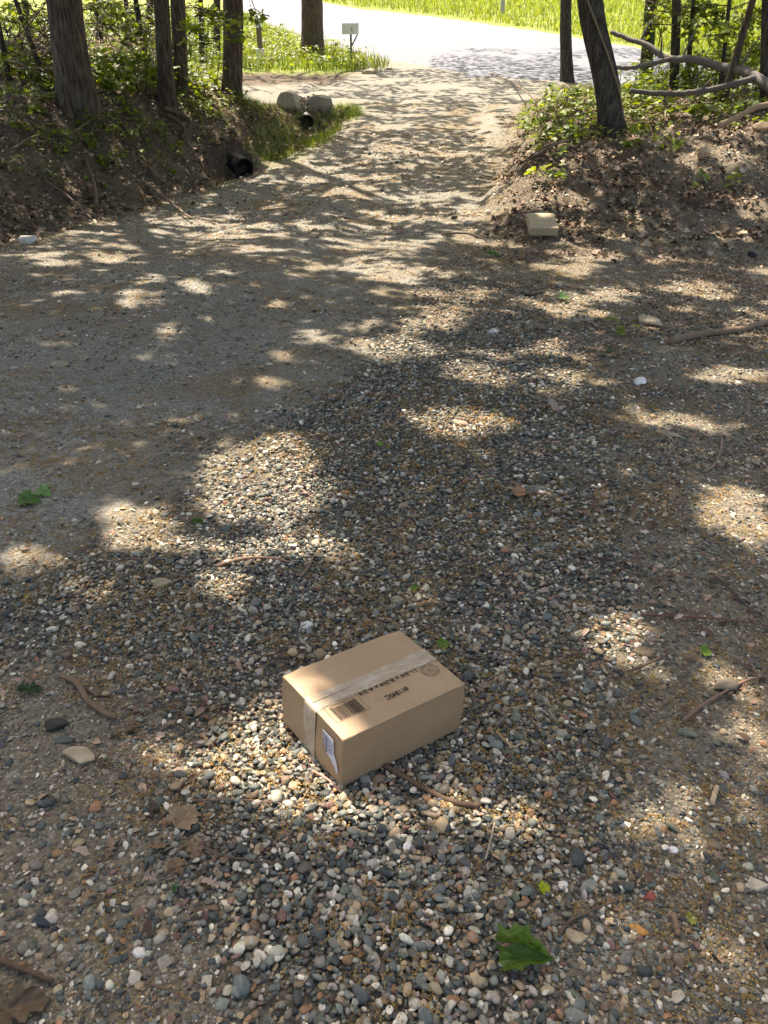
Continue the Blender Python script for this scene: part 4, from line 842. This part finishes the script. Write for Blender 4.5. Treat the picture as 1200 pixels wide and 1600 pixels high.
GL = [(48, 788, 34, MAPLE, (92, 124, 58), 'green leaf at the left on the driveway, lower of two', .3), (70, 775, 28, MAPLE, (120, 150, 84), 'pale green leaf at the left on the driveway, upper of two', -.4),
      (48, 1084, 40, OAK, (58, 78, 44), 'wilted dark green leaf at the left edge', .2), (594, 699, 18, OVAL, (110, 148, 40), 'small bright green leaf in the middle of the gravel', 1.2), (648, 924, 20, OVAL, (70, 108, 36), 'small green sprout leaf behind the carton', .8),
      (851, 1392, 20, MAPLE, (170, 180, 40), 'tiny yellow green leaf above the large green leaf', .5), (881, 472, 20, MAPLE, (150, 176, 120), 'pale green leaf below the wooden block', .1), (953, 556, 26, OAK, (62, 98, 44), 'dark green leaf near the beige half buried stone', .7),
      (1103, 1023, 20, MAPLE, (112, 140, 40), 'small green leaf on sand at the right', .3), (310, 820, 24, OAK, (78, 104, 36), 'small green leaf on the gravel left of the sunlit patch', .1), (43, 936, 18, OVAL, (130, 140, 40), 'yellowish green leaf at the left edge above the bent stick', 2.),
      (274, 1392, 20, OAK, (60, 96, 40), 'small dark green sprig in the lower left gravel', 1.5), (694, 1012, 22, MAPLE, (104, 130, 44), 'green leaf tucked behind the carton right corner', .6), (1080, 1440, 18, MAPLE, (140, 140, 60), 'olive leaf scrap at lower right', .4), (770, 402, 22, OAK, (60, 120, 40), 'green leaf at the foot of the right bank', .2)]
for (x, y, w, pr, c, lb, yw) in GL: lying_leaf('green_leaf', x, y, w, pr, c, lb, yw, (.2, .1), lift=.006 if y > 600 else .015)
DL = [(22, 1590, 110, OAK, (84, 70, 52), 'large brown dead leaf with a hole at the bottom left corner', .5), (292, 1283, 50, MAPLE, (128, 106, 82), 'curled dead leaf at the edge of sand and gravel', 1.2), (306, 1335, 46, OAK, (112, 92, 70), 'flat dead leaf just under the curled one', -.8),
      (455, 708, 30, OAK, (130, 122, 106), 'grey dead leaf on the upper sunlit gravel patch', .1), (912, 513, 48, OAK, (140, 128, 112), 'grey lobed dead leaf on the sand near the mid right', .1), (815, 776, 26, MAPLE, (150, 110, 80), 'small brown curled leaf beside the grey flat stone', .4),
      (560, 850-30, 0, OAK, None, None, 0), (755, 1080, 34, OAK, (120, 106, 88), 'grey brown dead leaf right of the carton', .9), (690, 398, 22, OAK, (140, 110, 84), 'dead leaf on the driveway beside the right bank', .2), (1150, 1195, 0, OAK, None, None, 0), (870, 640, 30, MAPLE, (150, 128, 108), 'pale dead leaf on sand at mid right', 1.), (280, 1360, 40, OAK, (104, 84, 62), 'dark dead leaf under the thin twig in the lower left', 2.)]
for (x, y, w, pr, c, lb, yw) in DL:
    if c: lying_leaf('dead_leaf', x, y, w, pr, c, lb, yw, (.1, .1), M_drystuff, 'dead leaves on the ground', .004, (.12, .25))

# litter (stuff): dead leaves over the banks, brown scraps over the sand
bag = Bag()
def gpoints(n, x0, x1, y0, y1):
    px = rng.uniform(x0, x1, n); py = rng.uniform(y0, y1, n); y = rng.uniform(6.8, 19, n); return px, py
def world_pts(n, x0, x1, y0, y1): x = rng.uniform(x0, x1, n); y = rng.uniform(y0, y1, n); return x, y, h(x, y)
x, y, z = world_pts(60000, -9, 10, 6.2, 19); px, py = proj(x, y, z)
side = np.where(x < xl(y)-.1, .4 + .5*(fbm(x*1.5, y*1.5, 31) > .52), 0) + np.where((x > xr(y)+.2) & (y > 7), (.28+.72*sm(.42, .58, fbm(x*1.4, y*1.4, 33)))*sm(6.6, 9.0, y), 0)
kp = (rng.rand(len(x)) < side) & (px > -350) & (px < 1550); P = np.stack([x, y, z+.018], 1)[kp]
CB = np.array([lin(158, 130, 106), lin(128, 102, 80), lin(184, 160, 138), lin(104, 82, 62), lin(86, 66, 50)])
leaves(bag, P, .062, CB[rng.randint(0, 5, len(P))]*rng.uniform(.6, 1.15, (len(P), 1)), (curl(OAK, .1, .4), curl(OVAL, .15, .5), curl(MAPLE, .1, .4)), .45); print('litter', len(P))
# scraps nearer
x, y, z = world_pts(60000, -4, 5, .5, 7.5); px, py = proj(x, y, z); a_ = np.where(px > 760, .4, 0)*sm(1500, 700, py) + np.where((px < 330) & (py > 1060), .35, 0) + np.where((px > 650) & (py < 560), .35, 0) + .02
kp = (rng.rand(len(x)) < a_*sm(.4, .6, fbm(x*2.5, y*2.5, 35))) & (px > -250) & (px < 1450) & (py < 1800) & ~under_box(x, y, .01); P = np.stack([x, y, z+.006], 1)[kp]
leaves(bag, P, .028, CB[rng.randint(0, 5, len(P))]*rng.uniform(.6, 1.2, (len(P), 1)), (curl(OAK, .1, .3), curl(OVAL, .1, .3)), .3); print('scraps', len(P))
tag(bag.build('leaf_litter', M_drystuff, None, False), 'dry brown leaf litter over the banks and sandy ground', 'leaf litter', kind='stuff')
# needle-fine litter: short twig bits
bag = Bag()
x, y, z = world_pts(9000, -4, 5, .5, 9); px, py = proj(x, y, z); kp = (px > -50) & (px < 1250) & (py < 1650) & ~under_box(x, y, .01) & (rng.rand(len(x)) < np.where((px > 780) | (px < 330), .5, .12))
for q in np.stack([x, y, z], 1)[kp]:
    a = rng.uniform(0, 3.14); L = rng.uniform(.008, .035); d = np.array([math.cos(a), math.sin(a), rng.uniform(-.1, .15)])*L
    V, Fv = tube(np.array([q-d, q+rng.randn(3)*.0012, q+d])+[0, 0, .006], [.0008, .0010, .0006], 4); bag.add(V, Fv, lin(112, 90, 70)*rng.uniform(.5, 1.3))
tag(bag.build('twig_litter', M_twig), 'tiny broken twig bits scattered on the ground', 'twig litter', kind='stuff')

# ------------------------------------------------------------------ catkins (fallen golden flower strings)
bag = Bag(); CC = np.array([lin(146, 112, 56), lin(162, 124, 62), lin(126, 94, 44), lin(146, 124, 70)])
def catkins(n, x0, x1, y0, y1, nb, r, thr, seed, scale=3.):
    x, y, z = world_pts(n, x0, x1, y0, y1); px, py = proj(x, y, z)
    f = fbm(x*scale, y*scale, seed); f2 = fbm(x*9, y*9, seed+3); kp = (f*.6+f2*.4 > thr) & (px > -250) & (px < 1450) & (py < 1800) & ~under_box(x, y, .01); x, y = x[kp], y[kp]
    m = len(x); a = rng.uniform(0, 6.28, m); k = rng.normal(0, .25, m); X = np.zeros((m, nb)); Y = np.zeros((m, nb)); X[:, 0] = x; Y[:, 0] = y
    for i in range(1, nb): a = a+k+rng.normal(0, .35, m); X[:, i] = X[:, i-1]+np.cos(a)*r*1.9; Y[:, i] = Y[:, i-1]+np.sin(a)*r*1.9
    X = X.ravel()+rng.normal(0, r*.5, m*nb); Y = Y.ravel()+rng.normal(0, r*.5, m*nb); px, py = proj(X, Y, h(X, Y)); dm = dense_mask(px, py, 0)
    Z = h(X, Y)+r*.7+np.where(dm > 0, .011, .003)*(Y < 3.5)+np.repeat(rng.uniform(0, .003, m), nb); C = np.repeat(CC[rng.randint(0, 4, m)]*rng.uniform(.7, 1.2, (m, 1)), nb, 0)*rng.uniform(.8, 1.2, (m*nb, 1))
    q = len(X); s = r*rng.uniform(.5, 1.2, q); bag.scatter(octs, np.stack([X, Y, Z], 1), np.stack([s]*3, 1), rotm(rng.uniform(0, 6.28, q), rng.normal(0, .5, q), rng.normal(0, .5, q)), C); return m
print('catkins', catkins(14000, -1.8, 2.0, .45, 2.2, 14, .0017, .515, 61), catkins(20000, -3, 3.4, 2.2, 4.5, 10, .0024, .51, 62), catkins(24000, -5, 5, 4.5, 8.5, 7, .0040, .515, 63), catkins(16000, -5, 4, 8.5, 20, 5, .009, .545, 64, 2.))
tag(bag.build('catkins', M_catkin, None, False), 'golden brown fallen catkins strewn in strings and drifts', 'catkins', kind='stuff')

# ------------------------------------------------------------------ grass and undergrowth
bag = Bag()
bl = np.array([[-.5, 0, 0], [.5, 0, 0], [-.36, .08, .5], [.36, .08, .5], [0, .3, 1]], float)
blades = []
for i in range(6):
    v = bl.copy(); v[2:4, 1] = rng.uniform(.02, .2); v[4, 1] = rng.uniform(.15, .6); v[4, 2] = rng.uniform(.8, 1); blades.append((v, np.array([[0, 1, 3], [0, 3, 2], [2, 3, 4]])))
def grass(x, y, hh, w, k=1., yel=0.):
    pk = np.minimum(np.hypot(x-_pa[0], y-_pa[1]+.3), np.hypot(x-_pb[0], y-_pb[1]+.4)) > .55; x = x[pk]; y = y[pk]; hh = np.broadcast_to(hh, pk.shape)[pk]; w = np.broadcast_to(w, pk.shape)[pk]
    n = len(x); z = h(x, y); H = hh*rng.uniform(.5, 1.2, n); c = green(n, k, yel); yw = rng.uniform(0, 6.28, n)
    bag.scatter(blades, np.stack([x, y, z-.01], 1), np.stack([w*rng.uniform(.7, 1.3, n), H, H], 1), rotm(yw, rng.normal(0, .12, n), rng.normal(0, .12, n)), c)
# field beyond the road
n = 90000; y = 26*(110/26)**rng.rand(n); x = rng.uniform(-1, 1, n)*y*.55; px, py = proj(x, y, h(x, y)); farY = np.interp(px, [p[0] for p in far_e], [p[1] for p in far_e])
kp = (py < farY-1) & (px > -30) & (px < 1230) & (px > 380-60); kp |= (px > 930) & (py < farY-1); x, y = x[kp], y[kp]; grass(x, y, np.where(y < 60, .30, .42), .012+.0007*y, 1.5, .42)
# verge between the side track and the road
def gpx(n, x0, x1, y0, y1, ell, thr=0): 
    x, y, z = world_pts(n, x0, x1, y0, y1); px, py = proj(x, y, z); kp = rng.rand(n) < ells(px, py, ell); return x[kp], y[kp]
nearY = lambda px: np.interp(px, [p[0] for p in near_e], [p[1] for p in near_e])
x, y, z = world_pts(60000, -16, 3, 22, 60); px, py = proj(x, y, z); kp = (py > nearY(px)+1) & (py < 112) & (px > 200) & (px < 600+rng.uniform(-20, 20, len(px))) & (y > 26.2); grass(x[kp], y[kp], .35, .02, 1., .2)
x, y = gpx(50000, -4, 2, 10, 19, [(440, 215, 60, 34, -25, .5), (500, 205, 34, 22, -20, .7), (540, 178, 26, 10, 0, .8), (405, 175, 40, 22, 20, .5), (490, 222, 22, 10, 0, .8)]); grass(x, y, .17, .009, .85, .1)
x, y = gpx(16000, -2, 3, 17, 26, [(575, 108, 26, 8, 0, 1)]); grass(x, y, .26, .014, 1., .3)
x, y = gpx(20000, -3.5, 0, 7, 12, [(300, 318, 40, 5, -18, .5), (340, 296, 30, 8, -30, .6), (370, 275, 20, 12, 0, .4)]); grass(x, y, .06, .004, .8, .1)
x, y = gpx(9000, 1, 9, 5, 10, [(1120, 300, 60, 14, 0, .5), (1010, 470, 30, 10, 0, .15), (850, 300, 30, 14, 0, .3), (1050, 340, 60, 10, 0, .2)]); grass(x, y, .05, .004, .9, .2)
tag(bag.build('grass', M_grass, None, False), 'bright green grass of the field and the verge', 'grass', kind='stuff'); print('grass done')
# low leafy herbs and seedlings as ground cover
def herb(bag, base, H, nl, size, k=1., yel=.1, protos=(MAPLE, OVAL), spread=.5):
    st = rng.uniform(-.25, .25, 2)*H; top = base+np.array([st[0], st[1], H]); V, Fv = tube(spline([base, (base+top)/2+rng.randn(3)*H*.05, top], 5), np.linspace(.004, .002, 5)*max(1, H*4), 4); bag.add(V, Fv, lin(90, 100, 50))
    t = rng.uniform(.35, 1, nl)[:, None]; a = rng.uniform(0, 6.28, nl); r = H*spread*rng.uniform(.2, 1, nl)
    P = base+(top-base)*t+np.stack([np.cos(a)*r, np.sin(a)*r, r*.1], 1); s = size*rng.uniform(.6, 1.2, nl)
    bag.scatter(list(protos), P, np.stack([s]*3, 1), rotm(a, rng.normal(0, .35, nl), rng.normal(0.15, .35, nl)), green(nl, k, yel))
bag = Bag()
U = [([(880, 200, 70, 40, 0, .9), (960, 190, 60, 30), (1010, 170, 60, 26), (860, 235, 30, 40, 0, .6), (1100, 170, 110, 22, 0, .75), (1020, 235, 60, 22, 0, .55), (900, 150, 60, 14), (1130, 200, 80, 16, 0, .5), (1120, 300, 50, 14, 0, .35), (850, 300, 24, 26, 0, .5)], 1250, 1, 9, 7, 17, .17, 8, .08),
     ([(60, 175, 80, 40, 0, .35), (170, 190, 60, 30, 0, .6), (240, 225, 50, 26, 0, .7), (150, 245, 50, 34, 0, .7), (215, 215, 60, 26, 0, .6), (250, 255, 40, 20, 0, .4), (60, 260, 50, 24, 0, .4), (320, 170, 50, 22, 0, .9), (400, 165, 50, 16, 0, .8), (60, 215, 50, 30, 0, .35), (350, 215, 30, 26, 0, .5), (100, 290, 60, 20, 0, .25)], 2700, -8, 0, 7, 16, .13, 8, .06),
     ([(170, 110, 200, 60, 0, 1)], 1500, -12, -1, 12, 22, .35, 14, .10)]
for e_, n, x0, x1, y0, y1, H, nl, sz in U:
    x, y = gpx(n*2, x0, x1, y0, y1, e_)
    for a, b_ in zip(x, y): herb(bag, np.array([a, b_, float(h(a, b_))]), H*rng.uniform(.5, 1.5), rng.randint(nl-4, nl+5), sz*rng.uniform(.6, 1.3), rng.uniform(.8, 1.35), rng.uniform(0, .5))
# verge weeds and the wooded backdrop of bushes
x, y, z = world_pts(1500, -18, 2, 26.3, 46); px, py = proj(x, y, z); kp = (py > nearY(px)+4) & (px > 190) & (px < 590); 
for a, b_ in zip(x[kp], y[kp]): herb(bag, np.array([a, b_, float(h(a, b_))]), rng.uniform(.2, .55), 12, .11, 1.05, .3, spread=.7)
x, y, z = world_pts(1500, -24, -5, 15, 40); px, py = proj(x, y, z); kp = (px < 330) & (px > -40) & ((y < 17) | (y > 24))
for a, b_ in zip(x[kp], y[kp]): herb(bag, np.array([a, b_, float(h(a, b_))]), rng.uniform(.5, 1.6), 22, .15, .85, .15, (OVAL,), .6)
x, y, z = world_pts(500, 4.5, 12, 14.5, 18.5); 
for a, b_ in zip(x, y):
    p, q = proj(a, b_, h(a, b_)); 
    if 880 < p < 1250: herb(bag, np.array([a, b_, float(h(a, b_))]), rng.uniform(.25, .7), 16, .09, .9, .2)
tag(bag.build('undergrowth', M_leaf, None, False), 'leafy green herbs and seedlings covering the banks and verge', 'undergrowth', kind='stuff'); print('under done')
# single plants one can point at
SP = [(712+255, 522, .10, 5, .10, OVAL, 'single bright green sprout standing on the sand above the dark green leaf'), (1092, 192, .22, 14, .16, MAPLE, 'broad leaved bright plant under the fallen limbs'), (868, 190, .3, 18, .11, MAPLE, 'bushy bright seedling at the driveway end of the right bank'),
      (985, 165, .34, 14, .10, MAPLE, 'sunlit yellow green seedling right of the leaning trunk'), (835, 282, .14, 9, .09, MAPLE, 'seedling on the eroded bank above the wooden block'), (1000, 215, .16, 12, .12, MAPLE, 'low spreading seedling at the foot of the leaning trunk'), (150, 235, .2, 12, .11, MAPLE, 'seedling with broad leaves halfway down the left bank'),
      (96, 228, .18, 9, .11, MAPLE, 'seedling with yellow green leaves on the left bank below the thickest trunk'), (315, 222, .12, 8, .08, OVAL, 'small bright plant in leaf litter above the near culvert pipe'), (278, 100, .5, 16, .10, MAPLE, 'leafy sapling shoot in front of the close pair of trunks'), (180, 85, .3, 40, .13, MAPLE, 'dark green low bush beyond the thickest trunk')]
for (px, py, H, nl, sz, pr, lb) in SP:
    b_ = at(px, py); root = empty('seedling', b_); tag(root, lb, 'plant', 'single seedlings'); g1 = Bag(); herb(g1, np.zeros(3), H, nl, sz, 1.15, .35, (pr,), .55); g1.build('foliage', M_leaf, root, False)
    g2 = Bag(); V, Fv = tube([[0, 0, -.03], [0.01, 0, H*.5], [0, .01, H]], [.005, .004, .002], 6); g2.add(V, Fv, lin(96, 104, 54)); g2.build('stem', M_twig, root)

# ------------------------------------------------------------------ built things
def simple_bm(name, mat, parent, fn, smooth=False):
    bm = bmesh.new(); fn(bm); me = bpy.data.meshes.new(name); bm.to_mesh(me); bm.free(); me.materials.append(mat)
    if smooth: me.polygons.foreach_set('use_smooth', [True]*len(me.polygons))
    o = bpy.data.objects.new(name, me); COL.objects.link(o); o.parent = parent; return o
def bxb(bm, x0, x1, y0, y1, z0, z1, r=.004, seg=2, M=None):
    g_ = bmesh.ops.create_cube(bm, size=1); vs = g_['verts']
    for v in vs:
        v.co = Vector(((x0+x1)/2+v.co.x*(x1-x0), (y0+y1)/2+v.co.y*(y1-y0), (z0+z1)/2+v.co.z*(z1-z0)))
    es = list({e for v in vs for e in v.link_edges})
    if r: vs = [v for v in bmesh.ops.bevel(bm, geom=es, offset=r, segments=seg, affect='EDGES')['verts']]
def pmat(name, col, rough=.6, ns=20, amt=.15, spec=.3, metal=0):
    m, nt, b = newmat(name, rough, spec); n = noise(nt, coords(nt), ns, 5); c = np.array(col)
    lk(nt, ramp(nt, n, [(.3, tuple(c*(1-amt))), (.7, tuple(c*(1+amt)))]), b.inputs['Base Color']); b.inputs['Metallic'].default_value = metal; bump(nt, b, n, .15, .004); return m
# wooden block / paver
p = at(846, 362); s = 43*(p[1]*cp-p[2]*sp)/F
mw, nt, b = newmat('sawn_wood_block', .75, .25); c = coords(nt, (9, 1, 9)); n = noise(nt, c, 10, 6); 
lk(nt, ramp(nt, n, [(.3, (.30, .24, .15)), (.7, (.40, .33, .22))]), b.inputs['Base Color']); bump(nt, b, n, .3, .003)
root = simple_bm('wooden_block', mw, None, lambda bm: (bxb(bm, -s/2, s/2, -.19, .19, 0, .075, .006, 3), bmesh.ops.subdivide_edges(bm, edges=[e for e in bm.edges if e.calc_length() > .04], cuts=10, use_grid_fill=True), [setattr(v, 'co', v.co + Vector((0, 0, 1))*(-.012*max(0, fbm(np.array([v.co.x*9]), np.array([v.co.y*9+v.co.z*5]), 8)[0]-.5) if v.co.z > .05 else 0)) for v in bm.verts]))
root.location = (p[0], p[1]+.02, h(p[0], p[1])+.03); root.rotation_euler = (.15, 0, -.04); tag(root, 'flat pale square wooden block lying on the ground at the foot of the right bank', 'block')
# mailbox
mm = pmat('mailbox_metal', (.72, .71, .69), .45, 8, .1, .5); mp = pmat('mailbox_post_steel', (.10, .10, .10), .5)
p = at(549, 95); k = p[1]/F; root = empty('mailbox', p); tag(root, 'pale grey metal mailbox on a thin braced post at the road edge', 'mailbox')
root.rotation_euler = (0, 0, -.12)
def arch(bm, L=.56, Wd=.19, H=.17, z0=0, th=0):
    pts = [(-Wd/2, 0), (Wd/2, 0), (Wd/2, H)] + [(Wd/2*math.cos(a), H+Wd/2*.75*math.sin(a)) for a in np.linspace(0.2, math.pi-.2, 12)] + [(-Wd/2, H)]
    a_ = [bm.verts.new((-L/2, y_, z_+z0)) for y_, z_ in pts]; b2 = [bm.verts.new((L/2, y_, z_+z0)) for y_, z_ in pts]; n = len(pts)
    bm.faces.new(a_[::-1]); bm.faces.new(b2)
    for i in range(n): bm.faces.new([a_[i], a_[(i+1) % n], b2[(i+1) % n], b2[i]])
zt_ = 30*k*1.04
simple_bm('box_body', mm, root, lambda bm: arch(bm, 21*k, .28, .27, zt_))
simple_bm('door', mm, root, lambda bm: bxb(bm, -21*k/2-.015, -21*k/2-.002, -.145, .145, zt_-.008, zt_+.3, .003))
simple_bm('post', mp, root, lambda bm: bxb(bm, -.03, .03, -.03, .03, -.3, zt_-.002, .004))
def brace(bm):
    V, Fv = tube(np.array([[.03, 0, zt_-.32], [.22, 0, zt_-.015]]), [.022, .022], 8); vs = [bm.verts.new(q) for q in V]; [bm.faces.new([vs[i] for i in f_]) for ff in Fv for f_ in ff]
simple_bm('brace', mp, root, brace); simple_bm('flag', pmat('flag_red', (.3, .04, .03)), root, lambda bm: bxb(bm, .05, .07, -.165, -.152, zt_+.08, zt_+.2, .002))
# utility marker post with white collar and cap
p = at(408, 97); k = p[1]/F; root = empty('marker_post', p); tag(root, 'brown post with white base and white cap on the grassy verge', 'post')
def cyl(r0, r1, z0, z1, seg=20):
    def f_(bm):
        V, Fv = tube(np.array([[0, 0, z0], [0, 0, (z0+z1)/2], [0, 0, z1]]), [r0, (r0+r1)/2, r1], seg); vs = [bm.verts.new(q) for q in V]; [bm.faces.new([vs[i] for i in f2]) for ff in Fv for f2 in ff]
    return f_
simple_bm('post_shaft', pmat('weathered_brown_post', (.16, .13, .085)), root, cyl(3.6*k, 3.6*k, 10*k, 40*k)); simple_bm('white_base', pmat('white_plastic', (.66, .65, .62)), root, cyl(6*k, 5.6*k, -1*k, 16*k)); simple_bm('cap', pmat('white_cap', (.6, .6, .6)), root, cyl(4.2*k, 4.0*k, 40.2*k, 52*k))
p = at(424, 98); o = simple_bm('red_brick', pmat('red_brick_clay', (.42, .10, .07), .8, 30), None, lambda bm: bxb(bm, -9*k, 9*k, -.13, .13, -.05, 6.5*k, .02, 3)); o.location = (p[0], p[1], h(p[0], p[1])); o.rotation_euler = (0, .1, .1); tag(o, 'red block lying beside the white base of the post', 'block')
p = pix_at(784, 28, 62); p[2] = h(p[0], p[1]); o = simple_bm('field_post', pmat('grey_wood_pole', (.36, .34, .31), .8, 8), None, cyl(.15, .13, -.3, 7, 18)); o.location = p; tag(o, 'grey wooden pole standing in the field beyond the road', 'pole')
# culvert pipes: corrugated black plastic, open end towards the driveway
mk = pmat('black_plastic_pipe', (.016, .017, .017), .5, 12, .3)
def culvert(px, py, wpx, yaw, label, L=.62):
    p = cast(px, py, hb); p = pix_at(px, py, p[1]-.02); r = wpx/2*(p[1]*cp-p[2]*sp)/F; seg = 40; a = np.arange(seg)*2*np.pi/seg; ring = []
    n = 60
    for i in range(n+1): ring.append((L*i/n, r*(1+.045*math.cos(i*2*math.pi*10/n*1.0*2))))
    ring = [(x_, r_) for x_, r_ in ring] + [(L-.001, r*.9)] + [(L*(1-i/n), r*.88) for i in range(n+1)]
    V = np.array([[rr*math.cos(t_), x_, rr*math.sin(t_)] for x_, rr in ring for t_ in a]); m = len(ring); i, j = np.meshgrid(np.arange(m), np.arange(seg), indexing='ij'); i = i.ravel(); j = j.ravel()
    Fq = np.stack([i*seg+j, i*seg+(j+1) % seg, ((i+1) % m)*seg+(j+1) % seg, ((i+1) % m)*seg+j], 1); V = np.concatenate([V, [[0, L*.9, 0]], [[r*.89*math.cos(t_), L*.9, r*.89*math.sin(t_)] for t_ in a]]); c_ = m*seg; k_ = np.arange(seg)
    o = raw_mesh('culvert_pipe', V, [Fq, np.stack([np.full(seg, c_), c_+1+k_, c_+1+(k_+1) % seg], 1)], mk); o.location = p; o.rotation_euler = (.05, 0, yaw)
    return tag(o, label, 'pipe', 'black culvert pipes in the ditch'), p, r
cA = culvert(382, 263, 29, .45, 'black culvert pipe opening at the foot of the left bank, nearer one')
cB = culvert(480, 190, 19, .1, 'black culvert pipe opening under the two boulders, farther one')
